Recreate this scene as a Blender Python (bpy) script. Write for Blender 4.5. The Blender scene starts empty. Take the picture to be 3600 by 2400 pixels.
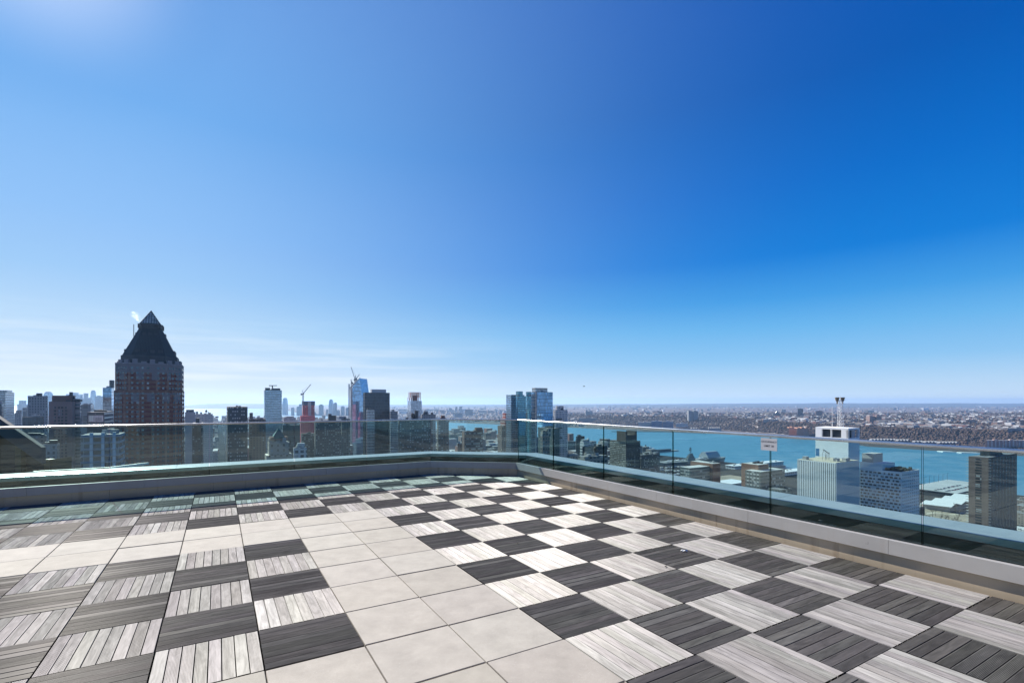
import bpy, bmesh, math, random
import numpy as np
R = math.radians
scene = bpy.context.scene
COL = scene.collection
rng = random.Random(7)

# ---------------------------------------------------------------- camera, sky, sun, exposure
HC, F, HY = 1.655, 1753.4, 1410.0          # eye height (m), focal length and eye level in photo pixels (3600 x 2400)
cam_d = bpy.data.cameras.new("camera")
cam = bpy.data.objects.new("camera", cam_d)
COL.objects.link(cam)
cam.location = (0, 0, HC)
cam.rotation_euler = (R(90), 0, 0)
cam_d.sensor_width = 36.0
cam_d.lens = 36.0 * F / 3600.0
cam_d.shift_y = (HY - 1200.0) / 3600.0
cam_d.clip_start, cam_d.clip_end = 0.05, 80000.0
scene.camera = cam
scene.render.engine = 'CYCLES'
scene.cycles.use_denoising = True
scene.cycles.max_bounces = 10
scene.cycles.transparent_max_bounces = 24
scene.cycles.volume_bounces = 1
scene.cycles.sample_clamp_indirect = 6.0
scene.view_settings.view_transform = 'Standard'
scene.view_settings.look = 'None'
scene.view_settings.exposure = 1.0
scene.view_settings.gamma = 1.0

SUN_AZ, SUN_EL = R(-44.0), R(35.3)           # azimuth measured from +Y towards +X
S = (math.sin(SUN_AZ) * math.cos(SUN_EL), math.cos(SUN_AZ) * math.cos(SUN_EL), math.sin(SUN_EL))
world = bpy.data.worlds.new("World")
scene.world = world
world.use_nodes = True
wt = world.node_tree
wt.nodes.clear()
def wn(t, **k):
    n = wt.nodes.new(t)
    for a, b in k.items(): setattr(n, a, b)
    return n
sky = wn('ShaderNodeTexSky', sky_type='NISHITA', sun_disc=False, sun_elevation=SUN_EL, sun_rotation=SUN_AZ % (2 * math.pi),
         altitude=0.0, air_density=1.0, dust_density=0.05, ozone_density=2.0)
# the clear winter sky of the photograph: pale low down, deep blue overhead and away from the sun
tc = wn('ShaderNodeTexCoord')
sp = wn('ShaderNodeSeparateXYZ'); wt.links.new(tc.outputs['Generated'], sp.inputs[0])
def fill_ramp(n, stops):
    e = n.color_ramp.elements
    while len(e) > 1: e.remove(e[-1])
    e[0].position = stops[0][0]; e[0].color = (*stops[0][1], 1)
    for p, c in stops[1:]:
        q = e.new(p); q.color = (*c, 1)
    wt.links.new(sp.outputs[2], n.inputs[0])
r_away = wn('ShaderNodeValToRGB'); r_away.color_ramp.interpolation = 'LINEAR'
fill_ramp(r_away, [(0, (0.6445, 0.7835, 0.9216)), (0.074, (0.2705, 0.5647, 0.8879)), (0.13, (0.1441, 0.4678, 0.855)), (0.18, (0.0545, 0.3419, 0.7913)), (0.25, (0.003, 0.2086, 0.7011)), (0.36, (0.0, 0.15, 0.6038)), (0.487, (0.0, 0.1022, 0.4678)), (0.62, (0.0, 0.0865, 0.4452)), (0.85, (0.0, 0.0452, 0.2623))])
r_sun = wn('ShaderNodeValToRGB'); r_sun.color_ramp.interpolation = 'LINEAR'
fill_ramp(r_sun, [(0, (0.9047, 0.9216, 0.9647)), (0.05, (0.9047, 0.9216, 0.9647)), (0.106, (0.7011, 0.8308, 0.9647)), (0.2, (0.4287, 0.6724, 0.9647)), (0.28, (0.314, 0.5776, 0.956)), (0.436, (0.1683, 0.4233, 0.855)), (0.6, (0.15, 0.3515, 0.7682)), (0.9, (0.0976, 0.2307, 0.6105))])
ds = wn('ShaderNodeVectorMath', operation='DOT_PRODUCT'); wt.links.new(tc.outputs['Generated'], ds.inputs[0]); ds.inputs[1].default_value = S
mr1 = wn('ShaderNodeMapRange'); mr1.inputs[1].default_value = 0.22; mr1.inputs[2].default_value = 0.975; wt.links.new(ds.outputs['Value'], mr1.inputs[0])
pw = wn('ShaderNodeMath', operation='POWER'); pw.inputs[1].default_value = 3.0; wt.links.new(mr1.outputs[0], pw.inputs[0])
sk = wn('ShaderNodeMix', data_type='RGBA'); wt.links.new(pw.outputs[0], sk.inputs[0]); wt.links.new(r_away.outputs[0], sk.inputs[6]); wt.links.new(r_sun.outputs[0], sk.inputs[7])
mr2 = wn('ShaderNodeMapRange'); mr2.inputs[1].default_value = 0.975; mr2.inputs[2].default_value = 1.0; wt.links.new(ds.outputs['Value'], mr2.inputs[0])
pw2 = wn('ShaderNodeMath', operation='POWER'); pw2.inputs[1].default_value = 4.0; wt.links.new(mr2.outputs[0], pw2.inputs[0])
gw = wn('ShaderNodeMix', data_type='RGBA', blend_type='ADD'); wt.links.new(pw2.outputs[0], gw.inputs[0]); wt.links.new(sk.outputs[2], gw.inputs[6]); gw.inputs[7].default_value = (0.40, 0.33, 0.22, 1)
sc7 = wn('ShaderNodeMix', data_type='RGBA', blend_type='MULTIPLY'); sc7.inputs[0].default_value = 1.0; wt.links.new(gw.outputs[2], sc7.inputs[6]); sc7.inputs[7].default_value = (5.9, 5.9, 5.9, 1)
hs = wn('ShaderNodeMix', data_type='RGBA'); hs.inputs[0].default_value = 0.995; wt.links.new(sky.outputs[0], hs.inputs[6]); wt.links.new(sc7.outputs[2], hs.inputs[7])
# thin streaks of cloud low in the sky, on the sun's side
mp = wn('ShaderNodeMapping'); mp.inputs['Scale'].default_value = (2.2, 2.2, 34.0)
mp.inputs['Rotation'].default_value = (R(2), R(-3), 0)
wt.links.new(tc.outputs['Generated'], mp.inputs[0])
nz = wn('ShaderNodeTexNoise'); nz.inputs['Scale'].default_value = 1.6; nz.inputs['Detail'].default_value = 5; nz.inputs['Roughness'].default_value = 0.55
wt.links.new(mp.outputs[0], nz.inputs[0])
cr = wn('ShaderNodeMapRange'); cr.inputs[1].default_value = 0.44; cr.inputs[2].default_value = 0.72
wt.links.new(nz.outputs[0], cr.inputs[0])
m1 = wn('ShaderNodeMapRange', interpolation_type='SMOOTHSTEP'); m1.inputs[1].default_value = 0.165; m1.inputs[2].default_value = 0.05
m2 = wn('ShaderNodeMapRange', interpolation_type='SMOOTHSTEP'); m2.inputs[1].default_value = 0.12; m2.inputs[2].default_value = -0.45
wt.links.new(sp.outputs[2], m1.inputs[0]); wt.links.new(sp.outputs[0], m2.inputs[0])
mu = wn('ShaderNodeMath', operation='MULTIPLY'); wt.links.new(m1.outputs[0], mu.inputs[0]); wt.links.new(m2.outputs[0], mu.inputs[1])
mu2 = wn('ShaderNodeMath', operation='MULTIPLY'); wt.links.new(mu.outputs[0], mu2.inputs[0]); wt.links.new(cr.outputs[0], mu2.inputs[1])
mu3 = wn('ShaderNodeMath', operation='MULTIPLY'); wt.links.new(mu2.outputs[0], mu3.inputs[0]); mu3.inputs[1].default_value = 0.7
mx = wn('ShaderNodeMix', data_type='RGBA')
wt.links.new(mu3.outputs[0], mx.inputs[0]); wt.links.new(hs.outputs[2], mx.inputs[6]); mx.inputs[7].default_value = (5.3, 5.6, 5.8, 1)
bg = wn('ShaderNodeBackground'); bg.inputs[1].default_value = 0.085
wt.links.new(mx.outputs[2], bg.inputs[0])
wo = wn('ShaderNodeOutputWorld'); wt.links.new(bg.outputs[0], wo.inputs[0])

sun_d = bpy.data.lights.new("sun", 'SUN')
sun_d.energy = 5.0; sun_d.angle = R(0.55); sun_d.color = (1.0, 0.96, 0.885)
sun = bpy.data.objects.new("sun", sun_d); COL.objects.link(sun)
from mathutils import Vector, Matrix
sun.rotation_euler = Vector(S).to_track_quat('Z', 'Y').to_euler()
sun.location = (-40, 40, 60)

# ---------------------------------------------------------------- helpers
TH = R(30.48)
U = np.array([math.cos(TH), math.sin(TH)])     # along the tile rows and the cross streets
V = np.array([-math.sin(TH), math.cos(TH)])    # along the tile columns and the avenues
T = 0.61
O = np.array([-0.997, 3.385])
GZ = -173.0                                     # street level
WZ = -180.0                                     # river level
def kx(px): return (px - 1800.0) / F
def at(px, py, Y): return np.array([kx(px) * Y, Y, HC - (py - HY) / F * Y])
def zpx(py, Y): return HC - (py - HY) / F * Y
def onground(px, py, z): 
    Y = (HC - z) * F / (py - HY)
    return np.array([kx(px) * Y, Y])
def tile(i, j, z=0.0):
    p = O + T * (i * U + j * V)
    return (p[0], p[1], z)

class MB:
    """collects faces; build() links them as one mesh object"""
    def __init__(s): s.v = []; s.f = []; s.uv = []; s.mi = []
    def quad(s, pts, uv=None, mi=0):
        n = len(s.v); s.v += [tuple(map(float, p)) for p in pts]; s.f.append(tuple(range(n, n + len(pts))))
        s.uv.append(uv if uv else [(p[0], p[1]) for p in pts]); s.mi.append(mi)
    def frustum(s, p0, z0, p1, z1, top=True, bottom=False, mi=0, mit=None):
        n = len(p0); u = 0.0
        for k in range(n):
            a, b, c, d = p0[k], p0[(k + 1) % n], p1[(k + 1) % n], p1[k]
            L = math.hypot(b[0] - a[0], b[1] - a[1])
            sl = math.hypot(math.hypot((c[0]+d[0]-a[0]-b[0])/2, (c[1]+d[1]-a[1]-b[1])/2), z1 - z0)
            if z1 - z0 < 0.5 * sl: w0, w1 = 0, sl
            else: w0, w1 = z0, z1
            L2 = math.hypot(c[0] - d[0], c[1] - d[1])
            s.quad([(a[0], a[1], z0), (b[0], b[1], z0), (c[0], c[1], z1), (d[0], d[1], z1)],
                   [(u, w0), (u + L, w0), (u + L/2 + L2/2, w1), (u + L/2 - L2/2, w1)], mi)
            u += L + 1.37
        if top: s.quad([(p[0], p[1], z1) for p in p1], None, mi if mit is None else mit)
        if bottom: s.quad([(p[0], p[1], z0) for p in reversed(p0)], None, mi)
    def prism(s, p, z0, z1, **k): s.frustum(p, z0, p, z1, **k)
    def box(s, c, du, dv, z0, z1, ang=None, **k):
        a = U if ang is None else np.array([math.cos(ang), math.sin(ang)]); b = np.array([-a[1], a[0]]); c = np.array(c[:2])
        s.prism([c - a*du/2 - b*dv/2, c + a*du/2 - b*dv/2, c + a*du/2 + b*dv/2, c - a*du/2 + b*dv/2], z0, z1, **k)
    def beam(s, a, b, w, h=None, mi=0):
        a = Vector(a); b = Vector(b); d = (b - a); L = d.length; d.normalize(); h = h or w
        up = Vector((0, 0, 1)) if abs(d.z) < 0.95 else Vector((1, 0, 0))
        x = d.cross(up).normalized(); y = x.cross(d).normalized()
        r = [a + x*w/2*i + y*h/2*j for i, j in ((-1,-1),(1,-1),(1,1),(-1,1))]; t = [p + d*L for p in r]
        for k in range(4): s.quad([r[k], r[(k+1)%4], t[(k+1)%4], t[k]], [(0,0),(w,0),(w,L),(0,L)], mi)
        s.quad([r[3], r[2], r[1], r[0]], None, mi); s.quad(t, None, mi)
    def cyl(s, c, r0, r1, z0, z1, n=12, **k):
        p = lambda r: [(c[0] + r*math.cos(2*math.pi*q/n), c[1] + r*math.sin(2*math.pi*q/n)) for q in range(n)]
        s.frustum(p(r0), z0, p(r1), z1, **k)
    def sweep(s, prof, path, closed=True, mi=0):
        """profile [(out, z)] swept along a polyline of (point, normal) in plan"""
        for (a, na), (b, nb) in zip(path[:-1], path[1:]):
            L = math.hypot(b[0]-a[0], b[1]-a[1]); n = len(prof); w = 0
            for k in range(n if closed else n - 1):
                (o0, z0), (o1, z1) = prof[k], prof[(k + 1) % n]; dw = math.hypot(o1-o0, z1-z0)
                q = lambda p, nn, o, z: (p[0] + nn[0]*o, p[1] + nn[1]*o, z)
                s.quad([q(a,na,o0,z0), q(b,nb,o0,z0), q(b,nb,o1,z1), q(a,na,o1,z1)], [(0,w),(L,w),(L,w+dw),(0,w+dw)], mi)
                w += dw
        if closed:
            for (a, na), rev in ((path[0], False), (path[-1], True)):
                pts = [(a[0]+na[0]*o, a[1]+na[1]*o, z) for o, z in prof]
                s.quad(pts[::-1] if rev else pts, None, mi)
    def build(s, name, mats, parent=None, smooth=False):
        me = bpy.data.meshes.new(name)
        off = np.array(root_loc(parent)) if parent else np.zeros(3)
        v = (np.array(s.v, dtype=float) - off)
        me.from_pydata(v.tolist(), [], s.f)
        ul = me.uv_layers.new(name="uv")
        ul.data.foreach_set("uv", np.array([c for f in s.uv for c in f], dtype=np.float32).ravel())
        mats = mats if isinstance(mats, (list, tuple)) else [mats]
        for m in mats: me.materials.append(m)
        if len(mats) > 1: me.polygons.foreach_set("material_index", s.mi)
        if smooth: me.polygons.foreach_set("use_smooth", [True] * len(s.f))
        me.update()
        o = bpy.data.objects.new(name, me); COL.objects.link(o)
        if parent: o.parent = parent
        return o
def root_loc(o):
    while o.parent: o = o.parent
    return o.location
def thing(name, label, cat, loc, group=None):
    o = bpy.data.objects.new(name, None); COL.objects.link(o)
    o.location = tuple(map(float, loc)); o.empty_display_size = 1.0
    o["label"] = label; o["category"] = cat
    if group: o["group"] = group
    return o
def tag(o, label, cat, group=None):
    o["label"] = label; o["category"] = cat
    if group: o["group"] = group
    return o
def structure(o): o["kind"] = "structure"; return o
def stuff(o, label=None, cat=None):
    o["kind"] = "stuff"
    if label: o["label"] = label
    if cat: o["category"] = cat
    return o
def copy_tree(o, parent=None):
    c = o.copy(); COL.objects.link(c)
    if parent: c.parent = parent
    for ch in list(o.children): copy_tree(ch, c)
    return c

# ---------------------------------------------------------------- materials
MATS = {}
def nt(name):
    m = bpy.data.materials.new(name); m.use_nodes = True; t = m.node_tree; t.nodes.clear()
    out = t.nodes.new('ShaderNodeOutputMaterial')
    return m, t, out
def N(t, typ, ins=None, **k):
    n = t.nodes.new(typ)
    for a, b in k.items(): setattr(n, a, b)
    for a, b in (ins or {}).items():
        if isinstance(b, bpy.types.NodeSocket): t.links.new(b, n.inputs[a])
        else: n.inputs[a].default_value = b
    return n
def c4(c): return (c[0], c[1], c[2], 1.0)
def mth(t, op, a, b=None, c=None):
    n = t.nodes.new('ShaderNodeMath'); n.operation = op
    for k, x in enumerate((a, b, c)):
        if x is None: continue
        if isinstance(x, bpy.types.NodeSocket): t.links.new(x, n.inputs[k])
        else: n.inputs[k].default_value = x
    return n.outputs[0]
def mixc(t, f, a, b, blend='MIX'):
    n = t.nodes.new('ShaderNodeMix'); n.data_type = 'RGBA'; n.blend_type = blend
    for k, x in ((0, f), (6, a), (7, b)):
        if isinstance(x, bpy.types.NodeSocket): t.links.new(x, n.inputs[k])
        else: n.inputs[k].default_value = c4(x) if isinstance(x, (tuple, list)) else x
    return n.outputs[2]
def principled(t, out, color, rough=0.7, metal=0.0, spec=0.5, normal=None, **k):
    p = t.nodes.new('ShaderNodeBsdfPrincipled')
    for nme, x in (('Base Color', color), ('Roughness', rough), ('Metallic', metal), ('Specular IOR Level', spec)):
        if isinstance(x, bpy.types.NodeSocket): t.links.new(x, p.inputs[nme])
        else: p.inputs[nme].default_value = c4(x) if isinstance(x, (tuple, list)) else x
    if normal is not None: t.links.new(normal, p.inputs['Normal'])
    t.links.new(p.outputs[0], out.inputs[0])
    return p
def plain(name, col, rough=0.7, metal=0.0, var=0.25, scale=0.4, spec=0.4):
    """a surface with blotchy variation of its own colour"""
    if name in MATS: return MATS[name]
    m, t, out = nt(name)
    tcn = N(t, 'ShaderNodeTexCoord')
    nzn = N(t, 'ShaderNodeTexNoise', {'Vector': tcn.outputs['Object'], 'Scale': scale, 'Detail': 6.0, 'Roughness': 0.6})
    a = tuple(x * (1 - var) for x in col); b = tuple(min(1, x * (1 + var)) for x in col)
    mr = N(t, 'ShaderNodeMapRange', {0: nzn.outputs[0], 1: 0.3, 2: 0.7})
    principled(t, out, mixc(t, mr.outputs[0], a, b), rough, metal, spec)
    MATS[name] = m
    return m
def facade(name, wall, glass, px=3.0, pz=3.2, fx=0.5, fz=0.5, blind=(0.35, 0.36, 0.36), pb=0.15, grough=0.08, wrough=0.75, gmetal=0.0, band=0.0, var=0.18):
    """wall with a regular pattern of windows (surface pattern of far buildings); uv is in metres"""
    if name in MATS: return MATS[name]
    m, t, out = nt(name)
    uv = N(t, 'ShaderNodeUVMap', uv_map='uv'); s = N(t, 'ShaderNodeSeparateXYZ', {0: uv.outputs[0]})
    a = mth(t, 'DIVIDE', s.outputs[0], px); b = mth(t, 'DIVIDE', s.outputs[1], pz)
    ax = mth(t, 'FRACT', a); bx = mth(t, 'FRACT', b)
    inx = mth(t, 'LESS_THAN', mth(t, 'ABSOLUTE', mth(t, 'SUBTRACT', ax, 0.5)), fx / 2)
    inz = mth(t, 'LESS_THAN', mth(t, 'ABSOLUTE', mth(t, 'SUBTRACT', bx, 0.5)), fz / 2)
    geo = N(t, 'ShaderNodeNewGeometry'); gn = N(t, 'ShaderNodeSeparateXYZ', {0: geo.outputs['Normal']})
    side = mth(t, 'LESS_THAN', mth(t, 'ABSOLUTE', gn.outputs[2]), 0.5)
    win = mth(t, 'MULTIPLY', mth(t, 'MULTIPLY', inx, inz), side)
    cell = N(t, 'ShaderNodeCombineXYZ', {0: mth(t, 'FLOOR', a), 1: mth(t, 'FLOOR', b)})
    wnz = N(t, 'ShaderNodeTexWhiteNoise', {0: cell.outputs[0]}, noise_dimensions='2D')
    isb = mth(t, 'LESS_THAN', wnz.outputs[0], pb)
    tcn = N(t, 'ShaderNodeTexCoord')
    nzn = N(t, 'ShaderNodeTexNoise', {'Vector': tcn.outputs['Object'], 'Scale': 0.07, 'Detail': 5.0, 'Roughness': 0.65})
    w0 = tuple(x * (1 - var) for x in wall); w1 = tuple(x * (1 + var) for x in wall)
    wcol = mixc(t, nzn.outputs[0], w0, w1)
    if band:
        inb = mth(t, 'GREATER_THAN', bx, 1 - band)
        wcol = mixc(t, inb, wcol, tuple(x * 0.6 for x in wall))
    gv = mixc(t, wnz.outputs[0], tuple(x * 0.6 for x in glass), tuple(x * 1.5 for x in glass))
    gcol = mixc(t, isb, gv, blind)
    col = mixc(t, win, wcol, gcol)
    rg = mth(t, 'ADD', mth(t, 'MULTIPLY', win, grough - wrough), wrough)
    mt = mth(t, 'MULTIPLY', mth(t, 'MULTIPLY', win, mth(t, 'SUBTRACT', 1.0, isb)), gmetal)
    principled(t, out, col, rg, mt, 0.5)
    MATS[name] = m
    return m
def curtain(name, glass, line, px=1.5, pz=3.8, lw=0.1, rough=0.06, metal=0.75, band=0.0, bandcol=(0.05, 0.07, 0.09), var=0.35):
    """glass curtain wall with mullions; panes differ a little"""
    if name in MATS: return MATS[name]
    m, t, out = nt(name)
    uv = N(t, 'ShaderNodeUVMap', uv_map='uv'); s = N(t, 'ShaderNodeSeparateXYZ', {0: uv.outputs[0]})
    a = mth(t, 'DIVIDE', s.outputs[0], px); b = mth(t, 'DIVIDE', s.outputs[1], pz)
    ax = mth(t, 'FRACT', a); bx = mth(t, 'FRACT', b)
    ln = mth(t, 'MAXIMUM', mth(t, 'LESS_THAN', ax, lw), mth(t, 'LESS_THAN', bx, lw))
    cell = N(t, 'ShaderNodeCombineXYZ', {0: mth(t, 'FLOOR', a), 1: mth(t, 'FLOOR', b)})
    wnz = N(t, 'ShaderNodeTexWhiteNoise', {0: cell.outputs[0]}, noise_dimensions='2D')
    g = mixc(t, wnz.outputs[0], tuple(x * (1 - var) for x in glass), tuple(x * (1 + var) for x in glass))
    if band: g = mixc(t, mth(t, 'GREATER_THAN', bx, 1 - band), g, bandcol)
    col = mixc(t, ln, g, line)
    principled(t, out, col, mth(t, 'ADD', mth(t, 'MULTIPLY', ln, 0.45), rough), mth(t, 'MULTIPLY', mth(t, 'SUBTRACT', 1.0, ln), metal), 0.5)
    MATS[name] = m
    return m
def metal_mat(name, col, rough, metal=1.0, streak=0.0, streakcol=(0.12, 0.08, 0.05)):
    if name in MATS: return MATS[name]
    m, t, out = nt(name)
    tcn = N(t, 'ShaderNodeTexCoord')
    mp_ = N(t, 'ShaderNodeMapping', {0: tcn.outputs['Object'], 'Scale': (9.0, 9.0, 0.7)})
    n1 = N(t, 'ShaderNodeTexNoise', {'Vector': mp_.outputs[0], 'Scale': 1.0, 'Detail': 5.0})
    n2 = N(t, 'ShaderNodeTexNoise', {'Vector': tcn.outputs['Object'], 'Scale': 3.0, 'Detail': 6.0})
    c = mixc(t, n2.outputs[0], tuple(x * 0.85 for x in col), tuple(min(1, x * 1.12) for x in col))
    if streak:
        st = N(t, 'ShaderNodeMapRange', {0: n1.outputs[0], 1: 0.56, 2: 0.8, 4: streak})
        c = mixc(t, st.outputs[0], c, streakcol)
    rr = mth(t, 'ADD', mth(t, 'MULTIPLY', n2.outputs[0], 0.14), rough - 0.07)
    principled(t, out, c, rr, metal)
    MATS[name] = m
    return m

def wood_mat():
    m, t, out = nt("weathered_hardwood")
    uv = N(t, 'ShaderNodeUVMap', uv_map='uv')                   # x along the board, y across, metres
    at_ = N(t, 'ShaderNodeAttribute', attribute_name='board')   # each board's tone, with light and shade by grain direction put in
    mpn = N(t, 'ShaderNodeMapping', {0: uv.outputs[0], 'Scale': (3.0, 70.0, 1.0)})
    g1 = N(t, 'ShaderNodeTexNoise', {'Vector': mpn.outputs[0], 'Scale': 1.0, 'Detail': 7.0, 'Roughness': 0.65, 'Distortion': 0.6})
    mpn2 = N(t, 'ShaderNodeMapping', {0: uv.outputs[0], 'Scale': (1.6, 9.0, 1.0)})
    g2 = N(t, 'ShaderNodeTexNoise', {'Vector': mpn2.outputs[0], 'Scale': 2.0, 'Detail': 5.0, 'Roughness': 0.6, 'Distortion': 1.2})
    c = mixc(t, g1.outputs[0], (0.112, 0.106, 0.099), (0.31, 0.295, 0.276))
    mr = N(t, 'ShaderNodeMapRange', {0: g2.outputs[0], 1: 0.3, 2: 0.75, 3: 0.62, 4: 1.3})
    c = mixc(t, 1.0, c, mr.outputs[0], 'MULTIPLY')
    c = mixc(t, 1.0, c, at_.outputs['Color'], 'MULTIPLY')
    tan = N(t, 'ShaderNodeTangent', direction_type='UV_MAP', uv_map='uv')
    bmp = N(t, 'ShaderNodeBump', {'Strength': 0.25, 'Distance': 0.002, 'Height': g1.outputs[0]})
    d = N(t, 'ShaderNodeBsdfDiffuse', {'Color': c, 'Normal': bmp.outputs[0]})
    # fibres along the board scatter light in a cone round the grain
    gc = mixc(t, 0.55, c, (0.62, 0.60, 0.58))
    gl = N(t, 'ShaderNodeBsdfAnisotropic', {'Color': gc, 'Roughness': 0.70, 'Anisotropy': WOOD_ANISO, 'Tangent': tan.outputs[0], 'Normal': bmp.outputs[0]}, distribution='GGX')
    mxs = N(t, 'ShaderNodeMixShader', {0: 0.13, 1: d.outputs[0], 2: gl.outputs[0]})
    t.links.new(mxs.outputs[0], out.inputs[0])
    return m
WOOD_ANISO = 0.7
def paver_mat():
    m, t, out = nt("cast_concrete_paver")
    tcn = N(t, 'ShaderNodeTexCoord'); at_ = N(t, 'ShaderNodeAttribute', attribute_name='board')
    n1 = N(t, 'ShaderNodeTexNoise', {'Vector': tcn.outputs['Object'], 'Scale': 260.0, 'Detail': 3.0})
    n2 = N(t, 'ShaderNodeTexNoise', {'Vector': tcn.outputs['Object'], 'Scale': 5.0, 'Detail': 6.0, 'Roughness': 0.65})
    vor = N(t, 'ShaderNodeTexVoronoi', {'Vector': tcn.outputs['Object'], 'Scale': 60.0})
    c = mixc(t, n1.outputs[0], (0.287, 0.262, 0.226), (0.415, 0.381, 0.331))
    mr = N(t, 'ShaderNodeMapRange', {0: n2.outputs[0], 1: 0.3, 2: 0.7, 3: 0.84, 4: 1.08})
    c = mixc(t, 1.0, c, mr.outputs[0], 'MULTIPLY')
    n4 = N(t, 'ShaderNodeTexNoise', {'Vector': tcn.outputs['Object'], 'Scale': 1.3, 'Detail': 8.0, 'Roughness': 0.75, 'Distortion': 0.8})
    st = N(t, 'ShaderNodeMapRange', {0: n4.outputs[0], 1: 0.56, 2: 0.74, 3: 1.0, 4: 0.85})
    c = mixc(t, 1.0, c, st.outputs[0], 'MULTIPLY')
    c = mixc(t, 1.0, c, at_.outputs['Color'], 'MULTIPLY')
    chip = mth(t, 'LESS_THAN', vor.outputs['Distance'], 0.07)
    c = mixc(t, chip, c, (0.6, 0.58, 0.54))
    bmp = N(t, 'ShaderNodeBump', {'Strength': 0.35, 'Distance': 0.002, 'Height': n1.outputs[0]})
    principled(t, out, c, 0.85, 0.0, 0.3, bmp.outputs[0])
    return m
def glass_mat(name, tint, edge=False):
    m, t, out = nt(name)
    geo = N(t, 'ShaderNodeNewGeometry')
    dt = N(t, 'ShaderNodeVectorMath', {0: geo.outputs['Normal'], 1: geo.outputs['Incoming']}, operation='DOT_PRODUCT')
    om = mth(t, 'SUBTRACT', 1.0, mth(t, 'MINIMUM', mth(t, 'ABSOLUTE', dt.outputs['Value']), 1.0))
    fre = mth(t, 'ADD', mth(t, 'MULTIPLY', mth(t, 'POWER', om, 5.0), 0.90), 0.05)
    tr = N(t, 'ShaderNodeBsdfTransparent', {'Color': c4(tint)})
    gl = N(t, 'ShaderNodeBsdfAnisotropic', {'Color': (0.95, 1.0, 0.98, 1), 'Roughness': 0.0})
    f = fre
    mxs = N(t, 'ShaderNodeMixShader', {0: f, 1: tr.outputs[0], 2: gl.outputs[0]})
    t.links.new(mxs.outputs[0], out.inputs[0])
    MATS[name] = m
    return m
def vcol_mat(name, rough=0.85):
    m, t, out = nt(name)
    a = N(t, 'ShaderNodeAttribute', attribute_name='board')
    principled(t, out, a.outputs['Color'], rough, 0, 0.3)
    return m
def set_attr(o, cols):
    """per-face colour attribute 'board'"""
    at_ = o.data.attributes.new('board', 'FLOAT_COLOR', 'FACE')
    a = np.ones((len(cols), 4), dtype=np.float32); a[:, :3] = np.array(cols, dtype=np.float32)
    at_.data.foreach_set('color', a.ravel())

M_wood = wood_mat(); M_paver = paver_mat()
M_under = plain("deck_underlay", (0.015, 0.014, 0.013), 0.95)
M_glass = glass_mat("balustrade_glass", (0.785, 0.92, 0.91))
M_edge = glass_mat("glass_edge", (0.05, 0.16, 0.13))
M_steel = metal_mat("stainless_steel", (0.40, 0.38, 0.36), 0.30, 0.18, streak=0.25, streakcol=(0.30, 0.22, 0.16))
M_rail = metal_mat("satin_handrail_steel", (0.66, 0.64, 0.62), 0.26)
M_panel = metal_mat("parapet_panel_steel", (0.54, 0.435, 0.31), 0.33, 0.25, streak=0.6, streakcol=(0.22, 0.13, 0.075))
M_coping = plain("coping_metal", (0.30, 0.305, 0.30), 0.28, 0.0, 0.08, 2.0, 0.8)
M_nosing = metal_mat("coping_nosing", (0.24, 0.30, 0.34), 0.35)
M_gutter = plain("gutter_dark", (0.022, 0.024, 0.020), 0.45, 0.0, 0.3, 2.0)

# ---------------------------------------------------------------- the terrace floor
JW, IW = 12.10, 8.0                    # parapet lines in tile units
AI, BJ = 5.48, 10.04                   # the corner cut between them
GAP = 0.10
def imax(j): return min(IW - GAP, AI - GAP + (JW - j) * (IW - AI) / (JW - BJ))
def jmax(i): return min(JW - GAP, BJ - GAP + (IW - i) * (JW - BJ) / (IW - AI))
def is_paver(i, j):
    if i in (0, 1): return j <= 6
    if i < 0: return j in (5, 6, -1, -2)
    return False
deck_v, deck_f, deck_uv, deck_mi, deck_c = [], [], [], [], []
def deck_quad(p, uv, mi, c):
    n = len(deck_v); deck_v.extend(p); deck_f.append((n, n+1, n+2, n+3)); deck_uv.extend(uv); deck_mi.append(mi); deck_c.append(c)
def profile(w, grooved):
    if not grooved: return [(0, -0.02), (0, -0.0012), (0.0016, 0), (w - 0.0016, 0), (w, -0.0012), (w, -0.02)]
    n = 9; p = w / n; pr = [(0, -0.02), (0, 0)]
    for k in range(n):
        pr += [(k*p + p*0.66, 0)]
        if k < n - 1: pr += [(k*p + p*0.72, -0.0022), (k*p + p*0.94, -0.0022), (k*p + p, 0)]
    pr[-1] = (w, 0); pr.append((w, -0.02))
    return pr
IMIN, JMIN = -14, -13
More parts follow.
